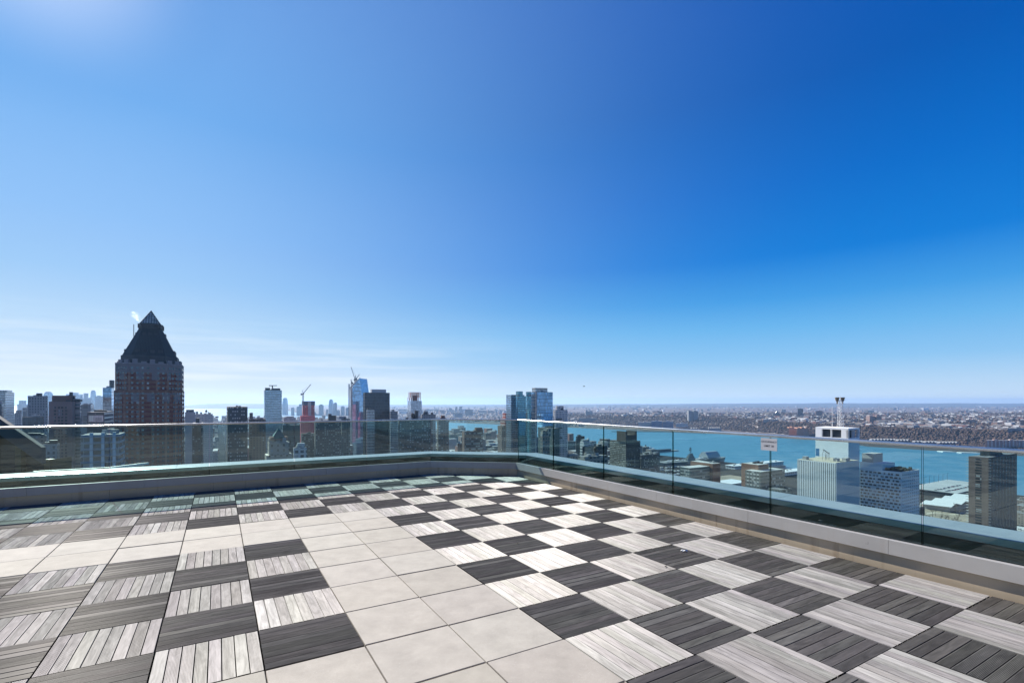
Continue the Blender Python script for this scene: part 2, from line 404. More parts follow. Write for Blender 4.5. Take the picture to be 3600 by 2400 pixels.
for i in range(IMIN, 8):
    for j in range(JMIN, 13):
        dz = rng.uniform(-0.0025, 0.0025)
        g = 0.0035 / T
        if is_paver(i, j):
            i0, i1, j0, j1 = i + 1.2*g, i + 1 - 1.2*g, j + 1.9*g, j + 1 - 1.9*g  # row joints cut wider to stand in for their shadow lines
            b = 0.003 / T; tone = rng.uniform(0.94, 1.05); c = (tone, tone * rng.uniform(0.985, 1.01), tone * rng.uniform(0.97, 1.01))
            top = [tile(i0+b, j0+b, dz), tile(i1-b, j0+b, dz), tile(i1-b, j1-b, dz), tile(i0+b, j1-b, dz)]
            low = [tile(i0, j0, dz-0.003), tile(i1, j0, dz-0.003), tile(i1, j1, dz-0.003), tile(i0, j1, dz-0.003)]
            bot = [(p[0], p[1], -0.045) for p in low]
            deck_quad(top, [(0,0)]*4, 1, c)
            for k in range(4):
                deck_quad([low[k], low[(k+1)%4], top[(k+1)%4], top[k]], [(0,0)]*4, 1, c)
                deck_quad([bot[k], bot[(k+1)%4], low[(k+1)%4], low[k]], [(0,0)]*4, 1, c)
            continue
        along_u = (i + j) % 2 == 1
        tone_t = rng.uniform(0.88, 1.1) * (0.49 if along_u else 1.60)  # light and shade on the two grain directions put into the tone
        nb = 8; bw = (1 - 2*g) / nb; gap = 0.007 / T
        for k in range(nb):
            a0 = g + k * bw + gap / 2; w = bw - gap; ac = a0 + w / 2
            s0, s1 = g, 1 - g
            if along_u:
                lim = imax(j + ac) - i
            else:
                lim = jmax(i + ac) - j
            s1 = min(s1, lim)
            if along_u and j + a0 + w > JW - GAP: continue
            if not along_u and i + a0 + w > IW - GAP: continue
            if s1 - s0 < 0.03: continue
            grooved = rng.random() < 0.72
            pr = profile(w * T, grooved)
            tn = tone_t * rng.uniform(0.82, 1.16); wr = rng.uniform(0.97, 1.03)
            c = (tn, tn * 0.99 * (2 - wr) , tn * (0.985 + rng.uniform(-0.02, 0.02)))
            ou = rng.uniform(0, 40); ov = rng.uniform(0, 40); bz = dz + rng.uniform(-0.0008, 0.0008)
            for (x0, z0), (x1, z1) in zip(pr[:-1], pr[1:]):
                q0, q1 = a0 + x0 / T, a0 + x1 / T
                if along_u:
                    P = [tile(i+s0, j+q0, bz+z0), tile(i+s1, j+q0, bz+z0), tile(i+s1, j+q1, bz+z1), tile(i+s0, j+q1, bz+z1)]
                else:
                    P = [tile(i+q1, j+s0, bz+z1), tile(i+q1, j+s1, bz+z1), tile(i+q0, j+s1, bz+z0), tile(i+q0, j+s0, bz+z0)]
                if along_u: W = [(ou, ov+x0), (ou+(s1-s0)*T, ov+x0), (ou+(s1-s0)*T, ov+x1), (ou, ov+x1)]
                else: W = [(ou, ov+x1), (ou+(s1-s0)*T, ov+x1), (ou+(s1-s0)*T, ov+x0), (ou, ov+x0)]
                deck_quad(P, W, 0, c)
me = bpy.data.meshes.new("terrace_floor")
me.from_pydata(deck_v, [], deck_f)
me.uv_layers.new(name="uv").data.foreach_set("uv", np.array(deck_uv, dtype=np.float32).ravel())
me.materials.append(M_wood); me.materials.append(M_paver)
me.polygons.foreach_set("material_index", deck_mi)
fl = bpy.data.objects.new("terrace_floor", me); COL.objects.link(fl); structure(fl); set_attr(fl, deck_c); me.update()
b = MB()
cs = [tile(IMIN, JMIN), tile(IW+0.1, JMIN), tile(IW+0.1, BJ), tile(AI, JW+0.1), tile(IMIN, JW+0.1)]
b.prism(cs, -0.5, -0.045, bottom=True)
structure(b.build("terrace_slab", M_under))

# ---------------------------------------------------------------- parapets, gutters, glass balustrades
def pl(i, j): return O + T * (i * U + j * V)
A_ = pl(AI, JW); B_ = pl(IW, BJ)
L_end = pl(-20, JW); R_end = pl(IW, -14)
nL, nR = V, U
dM = (B_ - A_) / np.linalg.norm(B_ - A_); nM = np.array([-dM[1], dM[0]])
if nM @ (A_ - O) < 0: nM = -nM
def mitre(n1, n2): 
    m = n1 + n2; return m / (m @ n1)
mA, mB = mitre(nL, nM), mitre(nM, nR)
SEG = {'L': [(L_end, nL), (A_, mA)], 'M': [(A_, mA), (B_, mB)], 'R': [(B_, mB), (R_end, nR)]}
NRM = {'L': nL, 'M': nM, 'R': nR}
def hit(seg, px):
    """distance along the wall line where the sight line of a photo column crosses it"""
    (a, _), (b_, _) = SEG[seg]; d = b_ - a; L = np.linalg.norm(d); d = d / L
    k = kx(px); return (k * a[1] - a[0]) / (d[0] - k * d[1]), d, a, L
names = {'L': 'the sun side, on the left', 'M': 'the short cut corner', 'R': 'the river side, on the right'}
for sname in 'LMR':
    seg = SEG[sname]; (p0, n0), (p1, n1) = seg; nn = NRM[sname]
    mid = (p0 + p1) / 2
    lab = {'L': 'long low steel clad parapet under the left glass balustrade, in shade', 'M': 'short low steel clad parapet across the cut corner of the terrace',
           'R': 'low steel clad parapet with overhanging sill on the right river side'}[sname]
    root = thing('parapet', lab, 'parapet', (p0[0], p0[1], 0), 'parapets round the terrace')
    over = 0.022 if sname == 'R' else 0.004
    # panels with open joints, lower course and upper course
    L = np.linalg.norm(p1 - p0); d = (p1 - p0) / L
    step = 1.52
    def panels(name, prof, mat, off):
        cuts = [0.0]; x = off
        while x < L - 0.2:
            cuts.append(x); x += step
        cuts.append(L)
        for a, c_ in zip(cuts[:-1], cuts[1:]):
            e0 = a + (0.0015 if a > 0 else 0); e1 = c_ - (0.0015 if c_ < L else 0)
            q0 = (p0 + d * e0, n0 if a == 0 else nn); q1 = (p0 + d * e1, n1 if c_ == L else nn)
            m = MB(); m.sweep(prof, [q0, q1]); m.build(name, mat, root)
    panels('kick_panel', [(0.012, -0.04), (0.012, 0.140), (0.05, 0.140), (0.05, -0.04)], M_panel, 0.62)
    panels('fascia_panel', [(-over, 0.143), (-over + 0.006, 0.282), (0.05, 0.282), (0.05, 0.143)], M_steel, 1.1)
    m = MB(); m.sweep([(0.051, -0.3), (0.051, 0.270), (0.105, 0.270), (0.105, 0.12), (0.34, 0.12), (0.34, -0.3)], seg); m.build('gutter', M_gutter, root)
    m = MB(); m.sweep([(0.341, -0.3), (0.341, 0.35), (0.74, 0.35), (0.74, -4.0), (0.60, -4.0), (0.60, -0.3)], seg); m.build('upstand', M_gutter, root)
    m = MB(); m.sweep([(0.335, 0.352), (0.335, 0.418), (0.345, 0.42), (0.345, 0.352)], seg); m.build('nosing', M_nosing, root)
    # coping sheets with standing joints
    x = 0.9; cuts = [0.0]
    while x < L - 0.3: cuts.append(x); x += 2.44
    cuts.append(L)
    for a, c_ in zip(cuts[:-1], cuts[1:]):
        q0 = (p0 + d * (a + (0.003 if a else 0)), n0 if a == 0 else nn); q1 = (p0 + d * (c_ - (0.003 if c_ < L else 0)), n1 if c_ == L else nn)
        m = MB(); m.sweep([(0.346, 0.355), (0.346, 0.42), (0.76, 0.434), (0.77, 0.30), (0.745, 0.30), (0.745, 0.355)], [q0, q1]); m.build('coping', M_coping, root)

    # glass balustrade: panes, clamps, handrail
    labg = {'L': 'long clear glass balustrade with steel handrail on the left, before the brick pyramid tower', 'M': 'single pane glass balustrade across the cut corner, middle of the view',
            'R': 'green tinted glass balustrade with bright handrail on the right, facing the river'}[sname]
    rt = thing('glass_balustrade', labg, 'balustrade', (p0[0], p0[1], 0), 'glass balustrades round the terrace')
    RH = 1.235
    jo = {'L': [382, 736, 1036, 1292], 'M': [], 'R': [1936, 2112, 2355, 2697, 3232]}[sname]
    ss = [hit(sname, q)[0] for q in jo]
    if sname == 'L':
        st = ss[1] - ss[0]; s_ = ss[0]
        while s_ - st > 0: s_ -= st; ss.insert(0, s_)
    if sname == 'R':
        st = ss[-1] - ss[-2]; s_ = ss[-1]
        while s_ + st < L: s_ += st; ss.append(s_)
    cuts = [0.0] + ss + [L]
    for a, c_ in zip(cuts[:-1], cuts[1:]):
        e0 = a + (0.006 if a else 0.004); e1 = c_ - (0.006 if c_ < L else 0.004)
        o0, o1 = 0.058, 0.075
        pa, pb = p0 + d * e0, p0 + d * e1
        na = n0 if a == 0 else nn; nb_ = n1 if c_ == L else nn
        m = MB(); q = lambda p, n_, o, z: (p[0] + n_[0]*o, p[1] + n_[1]*o, z); Z0, Z1 = 0.20, RH - 0.012
        m.quad([q(pa,na,o0,Z0), q(pb,nb_,o0,Z0), q(pb,nb_,o0,Z1), q(pa,na,o0,Z1)], mi=0)
        m.quad([q(pb,nb_,o1,Z0), q(pa,na,o1,Z0), q(pa,na,o1,Z1), q(pb,nb_,o1,Z1)], mi=0)
        m.quad([q(pa,na,o1,Z0), q(pa,na,o0,Z0), q(pa,na,o0,Z1), q(pa,na,o1,Z1)], mi=1)
        m.quad([q(pb,nb_,o0,Z0), q(pb,nb_,o1,Z0), q(pb,nb_,o1,Z1), q(pb,nb_,o0,Z1)], mi=1)
        m.quad([q(pa,na,o0,Z1), q(pb,nb_,o0,Z1), q(pb,nb_,o1,Z1), q(pa,na,o1,Z1)], mi=1)
        m.build('glass_pane', [M_glass, M_edge], rt)
    # handrail: rounded cap
    prof = []
    cx, cz, hw, hh, r_ = 0.0665, RH, 0.024, 0.017, 0.010
    for q_, (sx, sz) in enumerate(((1, 1), (-1, 1), (-1, -1), (1, -1))):
        for k in range(4):
            an = R(90 * q_ + 30 * k); prof.append((cx + sx * (hw - r_) + r_ * math.cos(an), cz + sz * (hh - r_) + r_ * math.sin(an)))
    m = MB(); m.sweep(prof, seg); m.build('handrail', M_rail, rt)

# ---------------------------------------------------------------- sign on the right balustrade
s0 = hit('R', 2667)[0]; s1, d, a, L = hit('R', 2724)
pA = a + d * s0 + U * 0.045; pB = a + d * s1 + U * 0.045
wS = np.linalg.norm(pB - pA); zt, zb = 1.205, 1.055
sg = thing('occupancy_sign', 'small grey sign reading OCCUPANCY LIMIT 30 on the right glass balustrade', 'sign', (pA[0], pA[1], zb))
M_sign = plain("sign_plate_grey", (0.42, 0.42, 0.44), 0.5, 0.0, 0.04, 8.0)
M_ink = plain("sign_lettering", (0.02, 0.02, 0.022), 0.5)
m = MB(); m.prism([pA, pB, pB + U * 0.004, pA + U * 0.004], zb, zt, bottom=True); m.build('sign_plate', M_sign, sg)
rot = Matrix(((d[0], 0, -U[0]), (d[1], 0, -U[1]), (0, 1, 0)))
for txt, fz, zz in (("OCCUPANCY", 0.150 * wS, 0.70), ("LIMIT 30", 0.165 * wS, 0.36)):
    fc = bpy.data.curves.new("lettering", 'FONT'); fc.body = txt; fc.align_x = 'CENTER'; fc.align_y = 'CENTER'; fc.size = fz; fc.extrude = 0.0002; fc.offset = 0.0003
    fc.space_character = 1.02
    to = bpy.data.objects.new("lettering_curve", fc); COL.objects.link(to)
    dg = bpy.context.evaluated_depsgraph_get(); me_ = bpy.data.meshes.new_from_object(to.evaluated_get(dg)); me_.name = "lettering"
    COL.objects.unlink(to); bpy.data.objects.remove(to)
    lo = bpy.data.objects.new("lettering", me_); COL.objects.link(lo); me_.materials.clear(); me_.materials.append(M_ink)
    c_ = (pA + pB) / 2 - U * 0.0005
    lo.matrix_world = Matrix.Translation((c_[0], c_[1], zb + (zt - zb) * zz)) @ rot.to_4x4()
    mw = lo.matrix_world.copy(); lo.parent = sg; lo.matrix_basis = Matrix.Translation((-pA[0], -pA[1], -zb)) @ mw

# ---------------------------------------------------------------- the penthouse behind the terrace (its reflection shows in the glass)
ph = thing('penthouse', 'bronze clad penthouse wall with dark windows closing the back of the terrace', 'building', (*pl(-3, -13), 0))
M_bronze = plain("bronze_cladding", (0.105, 0.085, 0.062), 0.6, 0.0, 0.15, 0.6)
M_pglass = plain("penthouse_window_glass", (0.02, 0.025, 0.03), 0.08, 0.0, 0.1, 1.0)
m = MB(); m.prism([pl(-26, -20), pl(9, -20), pl(9, -13.05), pl(-26, -13.05)], -0.5, 6.5); m.build('wall', M_bronze, ph)
for k in range(9):
    i0 = -25 + 3.75 * k; m = MB(); m.prism([pl(i0, -13.2), pl(i0 + 3.1, -13.2), pl(i0 + 3.1, -13.0), pl(i0, -13.0)], 0.25, 3.4, bottom=True); m.build('window', M_pglass, ph)

# ================================================================ land and water far below
def curve(tab):
    xs = [a for a, _ in tab]; ys = [b_ for _, b_ in tab]
    return lambda x: float(np.interp(x, xs, ys))
# far shore of the river: distance forward for each photo column
Y_shore = curve([(970, 11500), (1071, 6700), (1180, 5900), (1400, 4650), (1680, 4034), (2000, 3450), (2300, 2960), (2500, 2800), (2697, 2637), (2866, 2400), (3050, 1995), (3432, 1725), (3600, 1650), (4200, 1250), (5200, 800)])
Y_cliff = curve([(970, 13000), (1300, 8200), (1680, 6200), (1900, 5200), (2100, 3900), (2400, 3650), (2600, 3150), (2750, 2800), (3050, 2180), (3400, 1960), (3600, 1860), (4200, 1500), (5200, 1000)])
H_plat = curve([(970, 4), (1700, 12), (1950, 34), (2100, 46), (2400, 50), (5200, 54)])
H_ridge = curve([(970, 8), (1400, 14), (1700, 18), (2000, 36), (2150, 48), (2300, 56), (2700, 92), (3000, 100), (3600, 90), (4200, 100), (5200, 100)])
def nj_height(px, Y):
    ys, yc, hp, hr = Y_shore(px), Y_cliff(px), H_plat(px), H_ridge(px)
    w = 150 if yc < 3000 else 420
    low = 3.0 * min(1, max(0, (Y - ys) / 30))
    t = min(1, max(0, (Y - yc) / w)); t = t * t * (3 - 2 * t)
    e = min(1, max(0, (Y - 5300) / 900)); e = e * e * (3 - 2 * e)
    r_ = min(1, max(0, (Y - 14000) / 6500)); r_ = r_ * r_ * (3 - 2 * r_)
    return WZ - 0.6 + low + hp * t * (1 - e) + hr * r_ * (0.9 + 0.1 * math.sin(px * 0.021) * math.sin(px * 0.0057 + 1))
def on_nj(px, Y): return (kx(px) * Y, Y, nj_height(px, Y))
def terrain_mat():
    m, t, out = nt("winter_land")
    tcn = N(t, 'ShaderNodeTexCoord')
    n1 = N(t, 'ShaderNodeTexNoise', {'Vector': tcn.outputs['Object'], 'Scale': 0.0016, 'Detail': 9.0, 'Roughness': 0.7})
    n2 = N(t, 'ShaderNodeTexNoise', {'Vector': tcn.outputs['Object'], 'Scale': 0.03, 'Detail': 4.0, 'Roughness': 0.7})
    n3 = N(t, 'ShaderNodeTexVoronoi', {'Vector': tcn.outputs['Object'], 'Scale': 0.02})
    mr = N(t, 'ShaderNodeMapRange', {0: n1.outputs[0], 1: 0.35, 2: 0.65})
    c = mixc(t, mr.outputs[0], (0.075, 0.058, 0.05), (0.15, 0.12, 0.10))
    c = mixc(t, mth(t, 'MULTIPLY', n2.outputs[0], 0.6), c, (0.05, 0.045, 0.04))
    spk = mth(t, 'LESS_THAN', n3.outputs['Distance'], 0.16)
    ncell = N(t, 'ShaderNodeTexNoise', {'Vector': tcn.outputs['Object'], 'Scale': 0.0008, 'Detail': 3.0})
    spk = mth(t, 'MULTIPLY', spk, mth(t, 'GREATER_THAN', ncell.outputs[0], 0.5))
    c = mixc(t, spk, c, (0.5, 0.5, 0.5))
    principled(t, out, c, 0.95, 0, 0.1)
    return m
M_land = terrain_mat()
cols = list(range(960, 3800, 20)) + list(range(3800, 5201, 100))
ts = [0, 0.004, 0.012]
verts, faces = [], []
for px in cols:
    ys, yc = Y_shore(px), Y_cliff(px); w = 150 if yc < 3000 else 420
    rows = [ys, ys + 30, (ys + yc) / 2 if yc > ys + 60 else ys + 40, max(yc, ys + 50)] + [max(yc, ys + 50) + w * q for q in (0.2, 0.4, 0.6, 0.8, 1.0)]
    y0 = rows[-1]
    rows += [y0 + (max(5300, y0 + 50) - y0) * q for q in (0.33, 0.66, 1.0)]
    y0 = rows[-1]; rows += [y0 + 300, y0 + 600, y0 + 950, max(y0 + 1500, 9000), max(y0 + 2000, 11500), 14000 + 1]
    rows += [14000 + 6500 * q for q in (0.2, 0.4, 0.6, 0.8, 1.0)] + [24000]
    for Y in rows: verts.append(on_nj(px, Y))
nr = len(rows)
for a in range(len(cols) - 1):
    for c_ in range(nr - 1):
        p = a * nr + c_; faces.append((p, p + nr, p + nr + 1, p + 1))
me = bpy.data.meshes.new("far_bank"); me.from_pydata(verts, [], faces); me.materials.append(M_land); me.materials.append(plain("marsh_reed", (0.085, 0.055, 0.046), 0.95, 0, 0.35, 0.0012)); me.materials.append(plain("wooded_ridge", (0.030, 0.032, 0.033), 0.95, 0, 0.3, 0.0015)); me.polygons.foreach_set("material_index", [2 if f % (nr - 1) >= nr - 7 else 1 if f % (nr - 1) >= nr - 11 else 0 for f in range(len(faces))]); me.polygons.foreach_set("use_smooth", [True] * len(faces))
o = bpy.data.objects.new("far_bank", me); COL.objects.link(o); structure(o)

def water_mat():
    m, t, out = nt("river_water")
    tcn = N(t, 'ShaderNodeTexCoord')
    mpn = N(t, 'ShaderNodeMapping', {0: tcn.outputs['Object'], 'Rotation': (0, 0, R(25)), 'Scale': (1.0, 0.35, 1.0)})
    mpn2 = N(t, 'ShaderNodeMapping', {0: tcn.outputs['Object'], 'Rotation': (0, 0, R(-20)), 'Scale': (0.35, 1.6, 1.0)})
    n1 = N(t, 'ShaderNodeTexNoise', {'Vector': mpn.outputs[0], 'Scale': 0.06, 'Detail': 6.0, 'Roughness': 0.7})
    n2 = N(t, 'ShaderNodeTexNoise', {'Vector': mpn2.outputs[0], 'Scale': 0.006, 'Detail': 6.0, 'Roughness': 0.65})
    bmp = N(t, 'ShaderNodeBump', {'Strength': 0.5, 'Distance': 1.5, 'Height': n1.outputs[0]})
    c = mixc(t, n2.outputs[0], (0.035, 0.125, 0.185), (0.115, 0.255, 0.32))
    rr = mth(t, 'ADD', mth(t, 'MULTIPLY', n2.outputs[0], 0.25), 0.18)
    principled(t, out, c, rr, 0.0, 0.5, bmp.outputs[0])
    return m
m = MB(); m.quad([(-20000, 900, WZ), (9000, -3000, WZ), (9000, 24000, WZ), (-20000, 24000, WZ)]); structure(m.build("river", water_mat()))
# near side: streets between the avenues
shore_pts = [(2600, -1800), (848, 1090), (640, 1400), (-140, 2455), (-800, 3450), (-1500, 4200), (-3050, 4500), (-4300, 5600), (-6500, 6900), (-12000, 7200)]
m = MB()
poly = [(-12000, -1800)] + shore_pts[:1] + shore_pts[1:]
M_street = plain("street_asphalt", (0.035, 0.035, 0.037), 1.0, 0, 0.4, 0.02, 0.0)
m.prism(poly, WZ - 0.4, GZ, mi=0)
structure(m.build("city_ground", M_street))
# hills across the bay, far left
M_hill = plain("far_hill_woods", (0.09, 0.085, 0.08), 0.95, 0, 0.3, 0.002)
vs, fs = [], []
hc = curve([(560, 0), (650, 60), (740, 105), (830, 112), (900, 106), (1000, 90), (1100, 70), (1180, 30), (1250, 0)])
pxs = list(range(540, 1261, 15))
for px in pxs:
    for Y, q in ((12400, 0), (12800, 0.35), (13500, 0.8), (14500, 1.0), (16500, 0.2), (17000, 0)):
        vs.append((kx(px) * Y, Y, WZ - 0.5 + hc(px) * q * 1.05))
for a in range(len(pxs) - 1):
    for c_ in range(5):
        p = a * 6 + c_; fs.append((p, p + 6, p + 7, p + 1))
me = bpy.data.meshes.new("hills"); me.from_pydata(vs, [], fs); me.materials.append(M_hill); me.polygons.foreach_set("use_smooth", [True] * len(fs))
o = bpy.data.objects.new("hills", me); COL.objects.link(o); structure(o)

# ================================================================ buildings
M_roof = plain("flat_roof_felt", (0.16, 0.16, 0.165), 0.9, 0, 0.4, 0.08)
M_roofpale = plain("flat_roof_pale", (0.42, 0.42, 0.41), 0.85, 0, 0.25, 0.08)
M_dark = plain("dark_plant_metal", (0.045, 0.05, 0.055), 0.6, 0.2, 0.3, 0.2)
M_conc = plain("pale_concrete", (0.36, 0.35, 0.34), 0.8, 0, 0.12, 0.1)
M_brick = plain("plain_brick", (0.20, 0.105, 0.08), 0.9, 0, 0.2, 0.15)
M_tank = plain("water_tank_wood", (0.10, 0.075, 0.06), 0.9, 0, 0.2, 0.6)
F_ = {}
def fc(*a, **k): return facade(*a, **k)
F_brown = fc("brown_brick_flats", (0.20, 0.145, 0.125), (0.05, 0.07, 0.08), 3.2, 2.9, 0.45, 0.5, pb=0.22)
F_tan = fc("tan_brick_flats", (0.30, 0.25, 0.21), (0.05, 0.065, 0.075), 3.0, 3.0, 0.4, 0.5, pb=0.2)
F_red = fc("red_brick_flats", (0.24, 0.10, 0.075), (0.05, 0.06, 0.07), 3.0, 3.0, 0.42, 0.5, pb=0.2)
F_grey = fc("grey_stone_offices", (0.27, 0.265, 0.265), (0.04, 0.055, 0.07), 2.6, 3.4, 0.45, 0.55, pb=0.12)
F_white = fc("white_brick_flats", (0.52, 0.51, 0.49), (0.05, 0.07, 0.08), 3.2, 3.0, 0.5, 0.5, pb=0.15)
F_dark = fc("dark_brick_flats", (0.085, 0.075, 0.07), (0.05, 0.065, 0.07), 3.0, 2.9, 0.5, 0.5, blind=(0.45, 0.45, 0.42), pb=0.3)
F_slab = fc("long_slab_flats", (0.145, 0.115, 0.10), (0.06, 0.08, 0.085), 3.1, 2.75, 0.55, 0.5, blind=(0.5, 0.5, 0.46), pb=0.28)
F_cond = fc("window_bands", (0.24, 0.24, 0.25), (0.05, 0.08, 0.10), 6.0, 3.2, 0.94, 0.5, pb=0.1)
C_dark = curtain("dark_glass_tower", (0.035, 0.055, 0.08), (0.02, 0.025, 0.03), 1.6, 3.9, 0.12, 0.08, 0.5)
C_blue = curtain("blue_glass_tower", (0.16, 0.30, 0.46), (0.10, 0.13, 0.16), 1.6, 4.0, 0.10, 0.06, 0.85)
C_steel = curtain("silver_glass_tower", (0.30, 0.42, 0.52), (0.24, 0.27, 0.30), 1.5, 3.1, 0.16, 0.08, 0.8, band=0.3, bandcol=(0.10, 0.16, 0.20))
C_teal = curtain("teal_glass_tower", (0.10, 0.28, 0.36), (0.16, 0.24, 0.27), 1.7, 3.05, 0.13, 0.05, 0.8, band=0.25, bandcol=(0.04, 0.10, 0.13))
C_grey = curtain("grey_glass_tower", (0.32, 0.38, 0.42), (0.30, 0.31, 0.32), 1.6, 3.2, 0.18, 0.1, 0.7, band=0.35, bandcol=(0.16, 0.17, 0.18))
def poly_rect(C, e1, l1, e2, l2): return [C, C + e1 * l1, C + e1 * l1 + e2 * l2, C + e2 * l2]
def ccw(p):
    a = sum(p[k][0] * p[(k+1) % len(p)][1] - p[(k+1) % len(p)][0] * p[k][1] for k in range(len(p)))
    return p if a > 0 else p[::-1]
def ray_len(C, d, px):
    k = kx(px); return (k * C[1] - C[0]) / (d[0] - k * d[1])
HERO = []
def footprint(xl, xr, Y, xc=None, depth=24.0, width=None):
    """corner nearest the terrace and the two wall directions of a block on the street grid"""
    if (xl + xr) / 2 < 768:
        if xc is None: xc = xr
        C = np.array([kx(xc) * Y, Y]); e1, l1 = -U, ray_len(C, -U, xl)
        l2 = ray_len(C, V, xr) if xr - xc > 1 else depth
        if not 3 < l2 < 90: l2 = depth
        return C, e1, l1, V, l2
    if xc is None: xc = xl + (xr - xl) * 0.18
    C = np.array([kx(xc) * Y, Y]); l2 = ray_len(C, U, xr)
    l1 = ray_len(C, V, xl) if xc - xl > 0.5 else depth
    if not 3 < l1 < 110: l1 = depth
    return C, U, l2, V, l1
def roofscape(root, p, z, rnd, mroof=None, tank=False):
    """roof slab inside a parapet, a lift house, small plant boxes and perhaps a water tank"""
    c = sum(np.array(q) for q in p) / len(p)
    inn = [tuple(c + (np.array(q) - c) * 0.955) for q in p]
    m = MB(); m.prism(inn, z + 0.004, z + 0.05); m.build('roof', mroof or M_roof, root)
    r2 = [c + (np.array(q) - c) for q in p]; ex = r2[1] - r2[0]; ey = r2[-1] - r2[0]; mp_ = M_conc if rnd.random() < 0.5 else M_dark
    for k in range(rnd.randint(2, 5)):
        q = r2[0] + ex * rnd.uniform(0.15, 0.8) + ey * rnd.uniform(0.15, 0.8)
        m = MB(); m.box(q, rnd.uniform(1.5, 4), rnd.uniform(1.5, 4), z + 0.05, z + rnd.uniform(1.0, 2.6)); m.build('roof_plant', mp_, root)
    if tank:
        q = r2[0] + ex * rnd.uniform(0.3, 0.7) + ey * rnd.uniform(0.3, 0.7)
        m = MB(); m.cyl(q, 1.9, 1.75, z + 3.2, z + 6.6, 12); m.cyl(q, 1.95, 0.1, z + 6.6, z + 8.0, 12)
        for k in range(4):
            an = R(45 + 90 * k); m.beam((q[0] + 1.3*math.cos(an), q[1] + 1.3*math.sin(an), z), (q[0] + 1.2*math.cos(an), q[1] + 1.2*math.sin(an), z + 3.25), 0.25)
        m.build('water_tank', M_tank, root)
def block(name, label, cat, xl, xr, yt, Y, mat, xc=None, depth=24.0, caps=(), z0=GZ, roof=None, group=None, tank=False, capmat=None, plain_top=False):
    C, e1, l1, e2, l2 = footprint(xl, xr, Y, xc, depth)
    z1 = zpx(yt, Y); p = ccw(poly_rect(C, e1, l1, e2, l2)); c = sum(p) / 4
    HERO.append((c, (l1 + l2) / 2))
    root = thing(name, label, cat, (c[0], c[1], z0), group)
    m = MB(); m.prism(p, z0, z1); m.build('wall', mat, root)
    if not plain_top: roofscape(root, p, z1, rng, roof, tank)
    for (a, b_, y) in caps:
        Yc = c[1]; x0, x1 = kx(a) * Yc, kx(b_) * Yc; w = x1 - x0
        m = MB(); dd = min(w, min(l1, l2) * 0.7); s_ = math.cos(TH) + math.sin(TH) * min(1, dd / w)
        m.box(((x0 + x1) / 2, Yc), w / s_, dd / s_, z1 + 0.003, zpx(y, Yc)); m.build('roof_house', capmat or mat, root)
    return root, dict(C=C, e1=e1, l1=l1, e2=e2, l2=l2, z1=z1, p=p, c=c)
def windows(root, C, e, L, zb, zt, nx, nz, w, h, mat, mx_=0.0, keep=100, name='window', skip=None, nrm=None, proud=0.06, frame=None):
    """windows of one facade: each its own mesh, the largest 100 as parts, the others as one part"""
    n_ = np.array([e[1], -e[0]]) if nrm is None else nrm
    spots = []
    for r_ in range(nz):
        for c_ in range(nx):
            if skip and skip(c_, r_): continue
            x = mx_ + (L - 2 * mx_) * (c_ + 0.5) / nx; z = zt - (zt - zb) * (r_ + 0.5) / nz
            spots.append((x, z))
    m0 = MB(); rx = root_loc(root)
    def one(mb, x, z, ox=(0, 0, 0)):
        q = C + e * x + n_ * proud
        a = q - e * w / 2; b_ = q + e * w / 2; i0 = a - n_ * (proud + 0.1); i1 = b_ - n_ * (proud + 0.1)
        mb.prism(ccw([a, b_, i1, i0]), z - h / 2, z + h / 2, bottom=True)
    have = sum(1 for ch in root.children if ch.name.split('.')[0] == name and not ch.get('kind'))
    keep = max(0, keep - have)
    base = None
    for (x, z) in spots[:keep]:
        if base is None:
            mb = MB(); one(mb, x, z); base = mb.build(name, mat, root); x0_, z0_ = x, z
        else:
            o = base.copy(); COL.objects.link(o); o.parent = root
            o.location = (e[0] * (x - x0_), e[1] * (x - x0_), z - z0_)
    if spots[keep:]:
        mb = MB()
        for (x, z) in spots[keep:]: one(mb, x, z)
        stuff(mb.build(name, mat, root))
def win_mat(name, col, pale=(0.4, 0.42, 0.42), p=0.15, rough=0.08, metal=0.3, spec=0.5):
    m, t, out = nt(name)
    tcn = N(t, 'ShaderNodeNewGeometry'); pos = N(t, 'ShaderNodeVectorMath', {0: tcn.outputs['Position'], 1: (0.41, 0.41, 0.33)}, operation='MULTIPLY')
    fl_ = N(t, 'ShaderNodeVectorMath', {0: pos.outputs[0]}, operation='FLOOR')
    w = N(t, 'ShaderNodeTexWhiteNoise', {0: fl_.outputs[0]})
    c = mixc(t, w.outputs[0], tuple(x * 0.5 for x in col), tuple(x * 1.6 for x in col))
    c = mixc(t, mth(t, 'LESS_THAN', w.outputs[0], p), c, pale)
    principled(t, out, c, rough, metal, spec)
    return m
W_teal = win_mat("teal_window_glass", (0.075, 0.12, 0.13), (0.30, 0.34, 0.33), 0.08, 0.12, 0.1)
W_dark = win_mat("dark_window_glass", (0.028, 0.034, 0.04), (0.3, 0.31, 0.31), 0.1, 0.2, 0.0, 0.2)
W_blind = win_mat("window_with_blinds", (0.06, 0.075, 0.075), (0.55, 0.55, 0.5), 0.45)
def ax(r, x0, y0, sc): return None
def z1(x, y): return x / 3.136, 1050 + y / 3.136
X1 = lambda x: x / 3.136
Y1 = lambda y: 1050 + y / 3.136
X2 = lambda x: 600 + x / 3.647
X3 = lambda x: 1050 + x / 3.647
Y2 = lambda y: 1250 + y / 3.647
X4 = lambda x: 1600 + x / 3.647
Y4 = lambda y: 1300 + y / 3.647
X5 = lambda x: 2100 + x / 3.647
Y5 = lambda y: 1350 + y / 3.647
X6 = lambda x: 2600 + x / 3.267
Y6 = lambda y: 1370 + y / 3.267
X7 = lambda x: 3050 + x / 2.851
Y7 = lambda y: 1400 + y / 2.851

